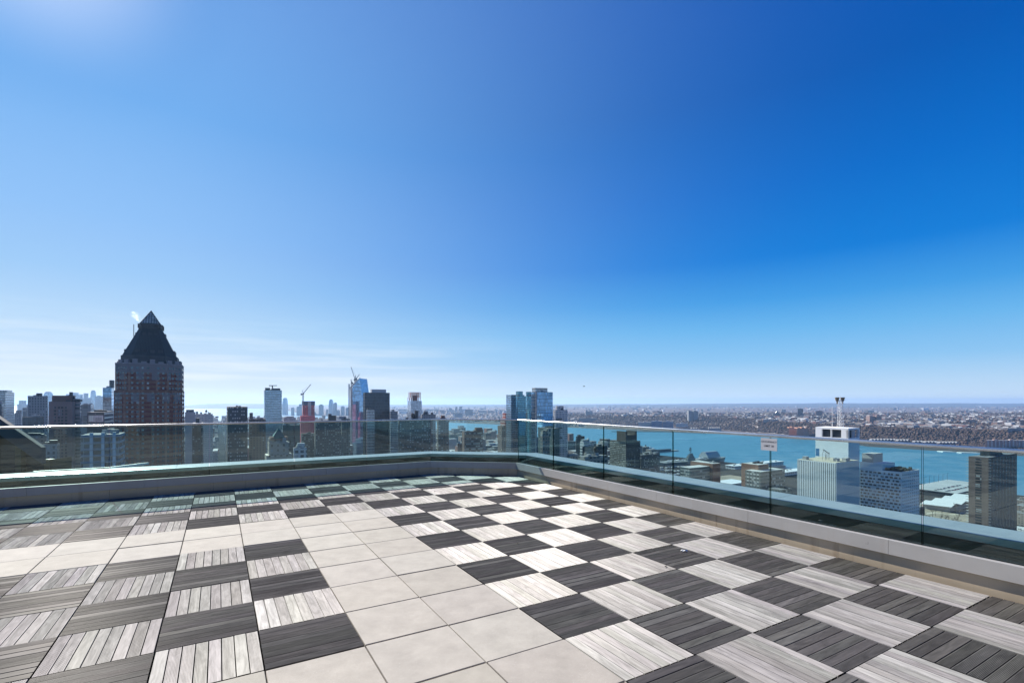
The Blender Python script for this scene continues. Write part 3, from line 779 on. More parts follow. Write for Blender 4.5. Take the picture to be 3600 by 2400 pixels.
# ---------------------------------------------------------------- the brick tower with the pyramid roof
def pyramid_tower():
    a, b_ = U, V; cy = 372.0; hw = 25.0; kl, kr = kx(X1(1255)), kx(X1(2033)); kc = (kl + kr) / 2
    def octo(hw, ch):    # square with cut corners
        q = [(-hw + ch, -hw), (hw - ch, -hw), (hw, -hw + ch), (hw, hw - ch), (hw - ch, hw), (-hw + ch, hw), (-hw, hw - ch), (-hw, -hw + ch)]
        return [tuple(c + a * x + b_ * y) for x, y in q]
    for _ in range(30):
        c = np.array([kc * cy, cy]); ks = [p[0] / p[1] for p in octo(hw, hw * 0.3)]
        hw *= (kr - kl) / (max(ks) - min(ks)); kc += (kl + kr - max(ks) - min(ks)) / 2
    cx = c[0]; Yf = (c - V * hw)[1]; w = 2 * hw
    root = thing('pyramid_tower', 'dark red brick skyscraper with black pyramid roof and glass lantern tip, steam drifting off it', 'skyscraper', (cx, cy, GZ))
    HERO.append((c, w / 2 + 10))
    Z = lambda y: zpx(Y1(y), Yf + 2 if y > 700 else cy - (14 if y > 400 else 6))
    m_shaft = brick_tower_mat()
    z_set, z_sh, z_rb, z_r0 = Z(1012), Z(722), Z(690), Z(610)
    m = MB(); m.prism(octo(hw, hw * 0.30), GZ, z_set); m.build('shaft', m_shaft, root)
    m = MB(); m.prism(octo(hw * 0.985, hw * 0.42), z_set + 0.003, z_sh); m.build('upper_shaft', m_shaft, root)
    M_pale = plain("tower_pale_stone", (0.30, 0.245, 0.235), 0.85, 0, 0.12, 0.2)
    # stepped stone crown with notches
    m = MB(); m.prism(octo(hw * 0.99, hw * 0.42), z_sh + 0.002, z_sh + 0.8)
    o8 = octo(hw * 0.88, hw * 0.38)
    for k in range(8):
        p, q = np.array(o8[k]), np.array(o8[(k + 1) % 8]); L = np.linalg.norm(q - p); nn = max(2, int(L / 4.2)); d = (q - p) / L; nm = np.array([d[1], -d[0]])
        for g in range(nn):
            s_ = L * (g + 0.5) / nn; pt = p + d * s_ + nm * 0.6; hgt = (2.0 if g % 2 else 3.6) if L > 12 else 3.2
            ww = L / nn * 0.62
            m.prism([tuple(pt - d * ww/2 + nm * 0.8), tuple(pt + d * ww/2 + nm * 0.8), tuple(pt + d * ww/2 - nm * 0.8), tuple(pt - d * ww/2 - nm * 0.8)][::-1], z_sh + 0.8, z_sh + hgt)
    m.build('stone_crown', M_pale, root)
    M_copper = roof_rib_mat()
    m = MB(); m.prism(octo(hw * 0.84, hw * 0.36), z_sh + 0.8, z_r0 - 1.0); m.build('roof_drum', M_dark, root)
    zt = Z(326)
    m = MB(); m.frustum(octo(hw * 0.80, hw * 0.30), z_r0 - 1.0, octo(hw * 0.34, hw * 0.11), zt); rf = m.build('pyramid_roof', M_copper, root)
    # two rows of round dormers
    for (fr, cnt, rr) in ((0.16, 4, 1.5), (0.80, 3, 1.0)):
        h_ = hw * (0.80 + (0.325 - 0.80) * fr); zz = z_r0 - 1 + (zt - z_r0 + 1) * fr
        for face in range(4):
            fa = [(-b_), a, b_, -a][face]; fe = [a, b_, -a, -b_][face]
            for g in range(cnt):
                ctr = c + fa * (h_ - rr * 0.2) + fe * ((g + 0.5) / cnt - 0.5) * h_ * 1.25
                m = MB()
                ring = [(math.cos(2*math.pi*q/10) * rr, math.sin(2*math.pi*q/10) * rr) for q in range(10)]
                f0 = [(ctr[0] + fe[0]*x - fa[0]*1.2, ctr[1] + fe[1]*x - fa[1]*1.2, zz + y) for x, y in ring]; f1 = [(ctr[0] + fe[0]*x + fa[0]*0.9, ctr[1] + fe[1]*x + fa[1]*0.9, zz + y) for x, y in ring]
                for q in range(10): m.quad([f0[q], f0[(q+1)%10], f1[(q+1)%10], f1[q]])
                m.quad(f1); m.build('dormer', M_dark, rf)
    # lantern gallery and glass tip
    m = MB(); m.prism(octo(hw * 0.29, hw * 0.08), zt, zt + 3.4)
    g8 = octo(hw * 0.365, hw * 0.08)
    m.prism(octo(hw * 0.37, hw * 0.08), zt, zt + 0.35)
    for k in range(8):
        p, q = g8[k], g8[(k+1) % 8]; m.beam((p[0], p[1], zt + 3.0), (q[0], q[1], zt + 3.0), 0.35)
        for g in range(3):
            x = p[0] + (q[0]-p[0]) * g / 3; y = p[1] + (q[1]-p[1]) * g / 3; m.beam((x, y, zt + 0.3), (x, y, zt + 3.0), 0.3)
    m.build('lantern_gallery', M_dark, root)
    za = Z(120); zb = zt + 3.4
    sq = lambda h_: [tuple(c + a * x + b_ * y) for x, y in ((-h_, -h_), (h_, -h_), (h_, h_), (-h_, h_))]
    M_tip = curtain("lantern_glass", (0.45, 0.43, 0.36), (0.03, 0.03, 0.03), 1.6, 1.6, 0.22, 0.35, 0.0)
    m = MB(); m.frustum(sq(hw * 0.30), zb, sq(0.05), za); tip = m.build('glass_tip', M_tip, root)
    m = MB(); p4 = sq(hw * 0.305)
    for k in range(4): m.beam((p4[k][0], p4[k][1], zb), (c[0], c[1], za + 0.2), 0.4); m.beam((p4[k][0], p4[k][1], zb + 0.1), (p4[(k+1)%4][0], p4[(k+1)%4][1], zb + 0.1), 0.5)
    m.build('tip_frame', M_dark, tip)
    # flagpole-like mast at the left of the roof
    xm = kx(X1(1475)) * (Yf + 10)
    m = MB(); m.beam((xm, Yf + 10, Z(640)), (xm, Yf + 10, Z(285)), 0.32); m.build('mast', M_dark, root)
    # windows, in the bays of each face
    zb_ = GZ + 40
    f8 = octo(hw, hw * 0.30); u8 = octo(hw * 0.985, hw * 0.42)
    # nearest face upper shaft first: those show largest
    for (ring, zlo, zhi) in ((u8, z_set, z_sh - 1.0), (f8, zb_, z_set - 0.5)):
        for k, cnt in ((0, 8), (7, 3), (1, 3), (2, 8), (6, 8)):
            p, q = np.array(ring[k]), np.array(ring[(k+1) % 8]); L = np.linalg.norm(q - p)
            n_ = int(round((zhi - zlo) / 3.25))
            cc = max(2, int(round(L / 3.1)))
            windows(root, p, (q - p) / L, L, zlo, zhi, cc, n_, 1.35, 1.55, W_teal, 0.7, skip=lambda c_, r: c_ % 5 == 4)
def roof_rib_mat():
    m, t, out = nt("ribbed_dark_roof")
    uv = N(t, 'ShaderNodeUVMap', uv_map='uv'); s = N(t, 'ShaderNodeSeparateXYZ', {0: uv.outputs[0]})
    rib = mth(t, 'LESS_THAN', mth(t, 'FRACT', mth(t, 'DIVIDE', s.outputs[0], 0.9)), 0.18)
    tcn = N(t, 'ShaderNodeTexCoord'); n = N(t, 'ShaderNodeTexNoise', {'Vector': tcn.outputs['Object'], 'Scale': 0.3, 'Detail': 5.0})
    c = mixc(t, n.outputs[0], (0.018, 0.026, 0.027), (0.035, 0.045, 0.045)); c = mixc(t, rib, c, (0.05, 0.06, 0.06))
    principled(t, out, c, 0.55, 0.1, 0.3); return m
def brick_tower_mat():
    m, t, out = nt("tower_brick")
    uv = N(t, 'ShaderNodeUVMap', uv_map='uv'); s = N(t, 'ShaderNodeSeparateXYZ', {0: uv.outputs[0]})
    tcn = N(t, 'ShaderNodeTexCoord'); n = N(t, 'ShaderNodeTexNoise', {'Vector': tcn.outputs['Object'], 'Scale': 0.25, 'Detail': 6.0, 'Roughness': 0.7})
    geo = N(t, 'ShaderNodeNewGeometry'); z = N(t, 'ShaderNodeSeparateXYZ', {0: geo.outputs['Position']}).outputs[2]
    c = mixc(t, n.outputs[0], (0.22, 0.092, 0.06), (0.30, 0.145, 0.10))
    pier = mth(t, 'LESS_THAN', mth(t, 'FRACT', mth(t, 'DIVIDE', s.outputs[0], 8.0)), 0.16)
    c = mixc(t, pier, c, (0.35, 0.185, 0.13))
    red = mth(t, 'MULTIPLY', mth(t, 'LESS_THAN', mth(t, 'FRACT', mth(t, 'DIVIDE', z, 3.25)), 0.4), mth(t, 'SUBTRACT', 1.0, pier))
    c = mixc(t, mth(t, 'MULTIPLY', red, 0.8), c, (0.16, 0.035, 0.04))
    # pale stone bands with toothed lower edges, at the shoulder and at the setback
    tooth = mth(t, 'MULTIPLY', mth(t, 'GREATER_THAN', mth(t, 'FRACT', mth(t, 'DIVIDE', s.outputs[0], 9.0)), 0.5), 5.2)
    hi = mth(t, 'GREATER_THAN', mth(t, 'ADD', z, tooth), 22.0)
    lo_ = mth(t, 'MULTIPLY', mth(t, 'LESS_THAN', z, 7.6), mth(t, 'GREATER_THAN', mth(t, 'ADD', z, tooth), 6.6))
    c = mixc(t, mth(t, 'MAXIMUM', hi, lo_), c, (0.25, 0.20, 0.19))
    principled(t, out, c, 0.85, 0, 0.2); return m
pyramid_tower()

# ---------------------------------------------------------------- left of the pyramid tower
def add(*a, **k): return block(*a, **k)[0]
g_ = dict()
block('glass_skyscraper', 'grey glass skyscraper with curved top at the far left edge of the skyline', 'skyscraper', -130, X1(158), Y1(1030), 640, C_grey, X1(60), caps=[(-60, X1(90), Y1(1008))])
block('office_tower', 'narrow dark office tower at the left edge, before the curved glass skyscraper', 'skyscraper', -60, X1(40), Y1(1160), 420, C_dark, X1(20))
r_, i_ = block('stone_tower', 'grey stone setback tower with small dark cap, left of the brown brick tower', 'skyscraper', X1(305), X1(530), Y1(1070), 640, F_grey, X1(520), caps=[(X1(408), X1(460), Y1(1040))], capmat=M_dark)
block('office_block', 'low dark office block with glinting roof below the grey stone tower', 'building', X1(245), X1(480), Y1(1300), 520, C_dark, X1(470), z0=GZ)
block('city_tower', 'small blue grey tower between the far left glass skyscraper and the stone tower', 'building', X1(160), X1(240), Y1(1262), 900, F_grey, X1(232), caps=[(X1(185), X1(232), Y1(1228))])
block('city_tower', 'slim grey tower hugging the left side of the stone setback tower', 'building', X1(248), X1(300), Y1(1200), 850, F_cond, X1(294))
r_, i_ = block('brick_tower', 'brown brick apartment tower with plant house and chimney, left of the pyramid tower', 'skyscraper', X1(538), X1(800), Y1(1132), 450, plain("brown_brick_wall", (0.235, 0.165, 0.15), 0.9, 0, 0.1, 0.15), X1(795), caps=[(X1(600), X1(790), Y1(1066))], capmat=M_brick)
C, e, L = i_['C'], i_['e1'], i_['l1']
windows(r_, C + e * L, -e, L, i_['z1'] - 120, i_['z1'] - 4, 2, 40, 1.5, 1.7, W_dark, L * 0.36, keep=80)
windows(r_, C + e * L, -e, L, i_['z1'] - 120, i_['z1'] - 4, 2, 40, 1.5, 1.7, W_dark, L * 0.02, keep=100)
m = MB(); m.box((kx(X1(784)) * 458, 458), 2.2, 2.2, i_['z1'], zpx(Y1(1028), 458)); m.build('chimney', M_dark, r_)
block('grid_tower', 'grey tower with a grid of windows on the right shoulder of the brown brick tower', 'skyscraper', X1(800), X1(895), Y1(1132), 462, F_cond, X1(885), caps=[(X1(800), X1(832), Y1(1066))])
block('panel_tower', 'narrow pale tan tower with slanted top between the brick tower and the dark block', 'building', X1(885), X1(1040), Y1(1165), 600, fc("tan_panel_tower", (0.33, 0.28, 0.25), (0.20, 0.18, 0.17), 5.0, 7.5, 0.85, 0.9, pb=0.0), X1(1000))
r_, i_ = block('office_block', 'dark grey office block with glazed top floor left of the pyramid tower', 'building', X1(960), X1(1252), Y1(1248), 425, fc("dark_band_office", (0.085, 0.08, 0.09), (0.03, 0.035, 0.045), 7.0, 3.6, 0.9, 0.4, pb=0.0), X1(1150))
C, e, L = i_['C'], i_['e1'], i_['l1']
windows(r_, C + e * L, -e, L, i_['z1'] - 9, i_['z1'] - 2, 9, 1, L / 11, 5.5, win_mat("pale_glazing", (0.30, 0.27, 0.30)), 0.6)
block('glass_tower', 'dark blue glass tower touching the left side of the pyramid tower', 'skyscraper', X1(1133), X1(1262), Y1(980), 560, C_blue, X1(1230), caps=[(X1(1207), X1(1262), Y1(898))], capmat=C_dark)
# far downtown, pale in the haze
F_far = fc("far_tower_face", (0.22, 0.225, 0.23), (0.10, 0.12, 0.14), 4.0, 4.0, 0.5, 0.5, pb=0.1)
def far(name, label, cat, xl, xr, yt, Y, mat=None, z0=None, shape='flat', group=None, yb=None):
    x0, x1 = kx(xl) * Y, kx(xr) * Y; w = x1 - x0; c = ((x0 + x1) / 2, Y + w / 2); zt = zpx(yt, Y); z0 = (GZ if Y < 7000 and (xl < 1000) else WZ) if z0 is None else z0
    root = thing(name, label, cat, (c[0], c[1], z0), group); s_ = w / (abs(math.cos(R(20))) + abs(math.sin(R(20)))); m = MB(); mat = mat or F_far
    if shape == 'flat':
        m.box(c, s_, s_, z0, zt, ang=R(20)); m.build('wall', mat, root); m = MB(); m.box(c, s_ * 0.5, s_ * 0.5, zt, zt + w * 0.12, ang=R(20)); m.build('roof_house', mat, root)
    elif shape == 'spire':
        h = zt - z0; m.box(c, s_, s_, z0, z0 + h * 0.72, ang=R(20)); m.build('wall', mat, root)
        m = MB(); q = s_ * 0.6; m.box(c, q, q, z0 + h * 0.72, z0 + h * 0.84, ang=R(20)); m.cyl(c, q * 0.5, 0.3, z0 + h * 0.84, zt, 8); m.build('spire', mat, root)
    elif shape == 'step':
        h = zt - z0; m.box(c, s_, s_, z0, z0 + h * 0.78, ang=R(20)); m.build('wall', mat, root); m = MB(); m.box(c, s_ * 0.7, s_ * 0.7, z0 + h * 0.78, zt, ang=R(20)); m.build('upper_wall', mat, root)
    elif shape == 'taper':
        h = zt - z0; q = lambda k: [(c[0] + s_ / 2 * k * x, c[1] + s_ / 2 * k * y) for x, y in ((-1, -1), (1, -1), (1, 1), (-1, 1))]
        m.prism(q(1.1), z0, z0 + h * 0.6, top=False); m.frustum(q(1.1), z0 + h * 0.6, q(0.85), z0 + h * 0.93); m.build('wall', mat, root); m = MB(); m.frustum(q(0.82), z0 + h * 0.93, q(0.5), zt); m.build('crown', mat, root)
    elif shape == 'round':
        h = zt - z0; m.cyl(c, w / 2, w / 2, z0, z0 + h * 0.95, 14); m.build('wall', mat, root); m = MB(); m.cyl(c, w / 2 * 0.9, w / 4, z0 + h * 0.95, zt, 14); m.build('crown', mat, root)
    return root
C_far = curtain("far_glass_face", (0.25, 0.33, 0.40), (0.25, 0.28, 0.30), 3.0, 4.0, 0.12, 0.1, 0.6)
gd = 'towers of the far downtown skyline'
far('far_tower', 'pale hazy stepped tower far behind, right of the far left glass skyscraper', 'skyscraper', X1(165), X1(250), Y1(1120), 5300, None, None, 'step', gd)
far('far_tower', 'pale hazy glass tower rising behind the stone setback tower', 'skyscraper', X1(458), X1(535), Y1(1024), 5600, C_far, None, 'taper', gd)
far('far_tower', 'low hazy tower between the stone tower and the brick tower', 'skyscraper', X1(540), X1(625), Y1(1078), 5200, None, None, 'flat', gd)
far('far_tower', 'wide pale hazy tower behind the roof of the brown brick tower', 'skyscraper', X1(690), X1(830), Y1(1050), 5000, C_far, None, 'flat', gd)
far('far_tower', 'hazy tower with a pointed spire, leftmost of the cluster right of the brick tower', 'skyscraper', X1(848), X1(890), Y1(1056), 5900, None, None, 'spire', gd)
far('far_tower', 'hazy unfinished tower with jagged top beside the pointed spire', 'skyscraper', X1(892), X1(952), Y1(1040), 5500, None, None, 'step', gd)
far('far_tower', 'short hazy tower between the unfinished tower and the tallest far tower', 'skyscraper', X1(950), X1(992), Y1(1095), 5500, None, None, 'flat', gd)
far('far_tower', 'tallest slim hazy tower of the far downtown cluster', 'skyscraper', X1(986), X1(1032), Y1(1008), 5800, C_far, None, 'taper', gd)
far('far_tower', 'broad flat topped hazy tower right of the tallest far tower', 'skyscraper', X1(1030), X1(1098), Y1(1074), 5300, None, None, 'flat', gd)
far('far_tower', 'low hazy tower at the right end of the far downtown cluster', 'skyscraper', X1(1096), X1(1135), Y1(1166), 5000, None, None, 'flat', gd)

# ---------------------------------------------------------------- between the pyramid tower and the blue glass tower
block('office_tower', 'pale stone building with dark plant house just right of the pyramid tower', 'building', X2(183), X2(318), Y2(722), 900, plain("pale_stone_wall", (0.30, 0.27, 0.275), 0.9, 0, 0.1, 0.1), X2(312), caps=[(X2(197), X2(300), Y2(690))], capmat=M_dark)
block('office_tower', 'pale ribbed office building with round water tank on its roof', 'building', X2(318), X2(560), Y2(746), 960, fc("ribbed_office", (0.36, 0.37, 0.38), (0.12, 0.15, 0.17), 2.4, 3.6, 0.5, 0.45, pb=0.1), X2(540), caps=[(X2(320), X2(355), Y2(714)), (X2(375), X2(405), Y2(722)), (X2(478), X2(495), Y2(720))], tank=True)
block('apartment_tower', 'dark narrow tower in front of the ribbed office building, seen through the glass', 'building', X2(275), X2(420), Y2(866), 620, F_dark, X2(410), caps=[(X2(318), X2(372), Y2(800))], capmat=M_dark)
block('city_building', 'blue grey block low on the skyline left of the dark office tower', 'building', X2(562), X2(712), Y2(800), 1500, F_grey, X2(700), caps=[(X2(575), X2(610), Y2(775))])
r_, i_ = block('office_tower', 'black office tower with rows of pale blinds, standing alone right of the ribbed office', 'skyscraper', X2(716), X2(986), Y2(656), 560, fc("black_office_grid", (0.03, 0.045, 0.055), (0.04, 0.055, 0.065), 2.2, 3.9, 0.6, 0.42, blind=(0.33, 0.36, 0.36), pb=0.4), X2(812 - 85), depth=30)
block('brick_tower', 'brown brick tower with taller slim lift shaft right of the black office tower', 'skyscraper', X2(1003), X2(1218), Y2(812), 610, fc("brown_slab", (0.19, 0.125, 0.105), (0.05, 0.06, 0.065), 3.4, 3.0, 0.4, 0.45, pb=0.15), X2(1010), caps=[(X2(1006), X2(1058), Y2(730))])
r_, i_ = block('apartment_tower', 'tall blue grey glass apartment tower with window cleaning crane on its roof', 'skyscraper', X2(1193), X2(1425), Y2(440), 900, C_steel, X2(1202), caps=[(X2(1205), X2(1280), Y2(412)), (X2(1290), X2(1408), Y2(418))], capmat=M_dark)
zt = zpx(Y2(405), 915); xa, xb = kx(X2(1272)) * 915, kx(X2(1362)) * 915; xm = kx(X2(1304)) * 915
m = MB(); m.beam((xa, 915, zpx(Y2(383), 915)), (xb, 915, zpx(Y2(383), 915)), 1.2); m.beam((xm, 915, zt - 6), (xm, 915, zpx(Y2(383), 915)), 1.5); m.box((xa, 915), 3, 3, zpx(Y2(388), 915), zpx(Y2(378), 915)); m.build('cleaning_crane', M_dark, r_)
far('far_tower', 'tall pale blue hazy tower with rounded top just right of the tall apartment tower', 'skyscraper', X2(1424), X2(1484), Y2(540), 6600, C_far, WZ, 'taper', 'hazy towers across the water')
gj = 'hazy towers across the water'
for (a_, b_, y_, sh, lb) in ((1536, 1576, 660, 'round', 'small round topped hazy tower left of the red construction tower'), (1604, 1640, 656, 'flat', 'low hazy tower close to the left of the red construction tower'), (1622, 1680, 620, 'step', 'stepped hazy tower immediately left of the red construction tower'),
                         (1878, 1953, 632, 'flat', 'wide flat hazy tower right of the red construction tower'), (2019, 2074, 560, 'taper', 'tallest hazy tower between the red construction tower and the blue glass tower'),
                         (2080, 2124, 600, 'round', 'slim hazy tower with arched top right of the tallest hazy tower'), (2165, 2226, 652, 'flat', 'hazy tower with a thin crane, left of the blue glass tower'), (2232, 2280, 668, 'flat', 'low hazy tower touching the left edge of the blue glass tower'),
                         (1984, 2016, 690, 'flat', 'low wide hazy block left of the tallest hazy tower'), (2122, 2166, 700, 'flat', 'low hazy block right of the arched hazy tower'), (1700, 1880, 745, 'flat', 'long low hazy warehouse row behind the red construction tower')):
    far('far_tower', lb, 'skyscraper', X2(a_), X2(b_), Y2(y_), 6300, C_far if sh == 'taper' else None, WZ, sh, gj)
block('city_building', 'mauve office block behind the green pyramid roof, right of the tall apartment tower', 'building', X2(1440), X2(1605), Y2(792), 1500, F_grey, X2(1450), caps=[(X2(1480), X2(1580), Y2(775))])
block('city_building', 'dark blue slab behind the green pyramid roof, seen through the glass', 'building', X2(1432), X2(1660), Y2(890), 900, C_dark, X2(1440))
block('city_building', 'broad dark block low right of the green pyramid roof', 'building', X2(1670), X2(1850), Y2(1000), 760, F_dark, X2(1680))
# red construction tower with its tower crane
M_redw = fc("red_netting_tower", (0.42, 0.05, 0.06), (0.16, 0.09, 0.10), 5.0, 3.6, 0.5, 0.6, pb=0.1)
r_, i_ = block('construction_tower', 'tower under construction wrapped in red netting with blue band on top', 'skyscraper', X2(1685), X2(1846), Y2(632), 1300, M_redw, X2(1692), plain_top=True)
m = MB(); c = i_['c']; s_ = (i_['l1'] * 1.02, i_['l2'] * 1.02)
m.prism(ccw(poly_rect(i_['C'] - U * 0.8 - V * 0.8, i_['e1'], i_['l1'] + 1.6, i_['e2'], i_['l2'] + 1.6)), zpx(Y2(634), 1300), zpx(Y2(582), 1300), bottom=True); m.build('formwork_band', plain("blue_formwork", (0.05, 0.075, 0.13), 0.8), r_)
m = MB(); m.box((kx(X2(1781)) * 1295, 1295), 7, 4, zpx(Y2(850), 1295), zpx(Y2(590), 1295)); m.build('hoist', M_conc, r_)
block('construction_podium', 'bright red netted base floors under the red construction tower', 'building', X2(1660), X2(1850), Y2(770), 1260, fc("bright_red_netting", (0.52, 0.05, 0.07), (0.35, 0.05, 0.06), 4.0, 3.6, 0.5, 0.5, pb=0.0), X2(1668), plain_top=True)
def luffing_crane(label, bx, by, zb, zj, tip, back, Y, sc=1.0):
    root = thing('tower_crane', label, 'crane', (bx, Y, zb))
    M_cr = plain("crane_steel", (0.30, 0.30, 0.31), 0.6, 0.3)
    m = MB(); w = 2.2 * sc
    for sx in (-1, 1):
        for sy in (-1, 1): m.beam((bx + sx*w/2, Y + sy*w/2, zb), (bx + sx*w/2, Y + sy*w/2, zj), 0.45 * sc)
    n = max(2, int((zj - zb) / (w * 1.5)))
    for k in range(n):
        za, zc = zb + (zj - zb) * k / n, zb + (zj - zb) * (k + 1) / n
        m.beam((bx - w/2, Y - w/2, za), (bx + w/2, Y - w/2, zc), 0.35 * sc); m.beam((bx + w/2, Y + w/2, za), (bx - w/2, Y + w/2, zc), 0.35 * sc)
    m.build('mast', M_cr, root)
    m = MB(); m.beam((bx, Y, zj), (tip[0], Y, tip[1]), 1.0 * sc); m.beam((bx, Y, zj + 2.2 * sc), (tip[0], Y, tip[1]), 0.4 * sc); m.build('jib', M_cr, root)
    m = MB(); m.beam((bx, Y, zj), (back[0], Y, back[1]), 1.4 * sc); m.box((back[0], Y), 4 * sc, 3 * sc, back[1] - 2.5 * sc, back[1] + 1.5 * sc); m.build('counter_jib', M_dark, root)
    m = MB(); ap = (bx + (back[0] - bx) * 0.5, zj + 9 * sc); m.beam((bx, Y, zj), (ap[0], Y, ap[1]), 0.7 * sc); m.beam((ap[0], Y, ap[1]), (tip[0], Y, tip[1]), 0.22 * sc); m.beam((ap[0], Y, ap[1]), (back[0], Y, back[1]), 0.25 * sc); m.build('mast_head', M_cr, root)
    m = MB(); m.box((bx + 1.6 * sc, Y - 1.5 * sc), 2.2 * sc, 2.2 * sc, zj - 0.5 * sc, zj + 2.2 * sc); m.build('cab', M_dark, root)
Yc = 1290
luffing_crane('luffing tower crane standing over the red construction tower', kx(X2(1698)) * Yc, Yc, zpx(Y2(640), Yc), zpx(Y2(490), Yc), (kx(X2(1798)) * Yc, zpx(Y2(366), Yc)), (kx(X2(1678)) * Yc, zpx(Y2(492), Yc)), Yc, 1.1)
# building with the green pyramid roof
def green_pyramid():
    Y = 335.0
    xl, xr = kx(X2(1278)) * Y, kx(X2(1484)) * Y; C = np.array([kx(X2(1300)) * Y, Y]); 
    l = (xr - xl) * 0.80; p = ccw(poly_rect(C, U, l, V, l * 0.9)); c = sum(p) / 4; HERO.append((c, 45))
    root = thing('pyramid_building', 'tan stone building with small green pyramid roof, seen through the left glass', 'building', (c[0], c[1], GZ))
    mt = fc("tan_stone_hotel", (0.36, 0.315, 0.26), (0.07, 0.08, 0.075), 3.6, 3.3, 0.35, 0.5, pb=0.1)
    zb = zpx(Y2(1082), Y); m = MB(); m.prism(p, GZ, zb); m.build('wall', mt, root)
    sc = lambda k, q=None: [tuple(c + (np.array(v) - c) * k) for v in p]
    m = MB(); m.prism(sc(1.45), GZ, zpx(Y2(1112), Y)); m.build('shoulder_wall', mt, root)
    m = MB(); m.prism(sc(1.85), GZ, zpx(Y2(1270), Y)); m.build('lower_wall', mt, root)
    m = MB()
    for v in p: m.box(v, 2.2, 2.2, zb, zb + 2.0)
    m.prism(sc(1.03), zb + 0.002, zb + 0.9); m.build('cornice', plain("reddish_cornice", (0.30, 0.17, 0.13), 0.9), root)
    za = zpx(Y2(928), c[1]); zr = zb + 0.9; zm = zr + 1.6
    M_ver = plain("green_copper", (0.05, 0.15, 0.135), 0.6, 0.1, 0.2, 0.4)
    m = MB(); m.prism(sc(0.80), zr, zm, top=False); m.frustum(sc(0.80), zm, sc(0.01), za); m.build('pyramid_roof', M_ver, root)
    for k in range(6):
        q = c + np.array([rng.uniform(-1, 1), rng.uniform(-1, 1)]) * l * 0.6; m = MB(); m.box(q, 2, 2, zpx(Y2(1112), Y), zpx(Y2(1112), Y) + rng.uniform(1.5, 3.5)); m.build('roof_plant', M_conc, root)
green_pyramid()
block('white_building', 'white building with square window grid, low right of the green pyramid roof', 'building', X2(1572), X2(1746), Y2(1180), 430, fc("white_grid", (0.50, 0.52, 0.53), (0.08, 0.12, 0.14), 4.4, 4.0, 0.62, 0.62, pb=0.1), X2(1580), caps=[(X2(1622), X2(1722), Y2(1118))])
r_, i_ = block('apartment_slab', 'wide brown apartment slab with hundreds of windows, centre left behind the glass', 'building', X3(200), X3(545), Y2(832), 740, F_slab, X3(215), depth=22, caps=[(X3(375), X3(480), Y2(765)), (X3(376), X3(424), Y2(744))], capmat=M_dark)
block('apartment_tower', 'brown slab end with pale blank band beside the wide apartment slab', 'building', X3(545), X3(660), Y2(808), 720, fc("banded_flats", (0.20, 0.18, 0.15), (0.05, 0.07, 0.075), 3.1, 2.9, 0.5, 0.55, pb=0.25), X3(552), caps=[(X3(516), X3(600), Y2(776))], capmat=M_conc)

# ---------------------------------------------------------------- sloped blue glass tower under construction, with cranes
def sloped_tower():
    Y = 1500.0; pt = lambda x, y, YY=Y: (kx(X3(x)) * YY, zpx(Y2(y), YY))
    xl, zl = pt(640, 395); xm, _ = pt(690, 395); xt, zt_ = pt(783, 290); xr, zr = pt(830, 640)
    root = thing('sloped_skyscraper', 'blue glass skyscraper with sharply slanted top, still under construction', 'skyscraper', ((xl + xr) / 2, Y, GZ)); HERO.append((np.array([(xl+xr)/2, Y + 25]), 45))
    D = 48.0
    fr = [(xm, GZ), (xr + (xr - xt) * 0.4, GZ), (xr, zr), (xt, zt_), (xm, zl - 2)]
    m = MB()
    f0 = [(x, Y, z) for x, z in fr]; f1 = [(x + 8, Y + D, z) for x, z in fr]
    m.quad(f0, [(x, z) for x, z in fr])
    m.quad(f1[::-1], [(x, z) for x, z in fr[::-1]])
    for k in range(len(fr)):
        a, b_ = f0[k], f0[(k+1) % len(fr)]; c_, d_ = f1[(k+1) % len(fr)], f1[k]; L = math.dist(a, b_)
        m.quad([b_, a, d_, c_], [(D, b_[2]), (D, a[2]), (0, a[2]), (0, b_[2])])
    m.build('glass_body', curtain("sloped_tower_glass", (0.22, 0.40, 0.62), (0.14, 0.20, 0.28), 3.0, 4.2, 0.1, 0.05, 0.85, band=0.0), root)
    m = MB(); p = [(xl + 4, Y + 3), (xm - 0.2, Y + 3), (xm - 0.2, Y + D - 6), (xl + 4, Y + D - 6)]; m.prism(p, GZ, zl - 4); m.build('side_core', fc("unfinished_floors", (0.55, 0.50, 0.48), (0.20, 0.18, 0.18), 4.0, 4.2, 0.8, 0.55, pb=0.2), root)
    m = MB(); m.beam((xl + 2, Y - 1.5, GZ), (xl + 2, Y - 1.5, zl + 8), 3.0); m.beam((xl + 8, Y - 1.5, GZ), (xl + 8, Y - 1.5, zl - 2), 1.5); m.build('hoist', M_conc, root)
    m = MB(); m.beam((xm - 12, Y + 10, zl - 6), (xt - 1, Y + 10, zt_ + 0.5), 7.0, 4.0); m.build('slanted_roof', plain("pale_roof_deck", (0.55, 0.53, 0.50), 0.7), root)
    m = MB()
    for f in (0.80, 0.845, 0.89, 0.93): 
        z = GZ + (zt_ - GZ) * f; x0 = xm + 2; m.beam((x0, Y - 0.3, z), (xt - 2 + (1 - f) * 24, Y - 0.3, z), 0.5, 1.0)
    m.build('facade_band', M_dark, root)
sloped_tower()
Yc = 1512
q = lambda x, y: (kx(X3(x)) * Yc, zpx(Y2(y), Yc))
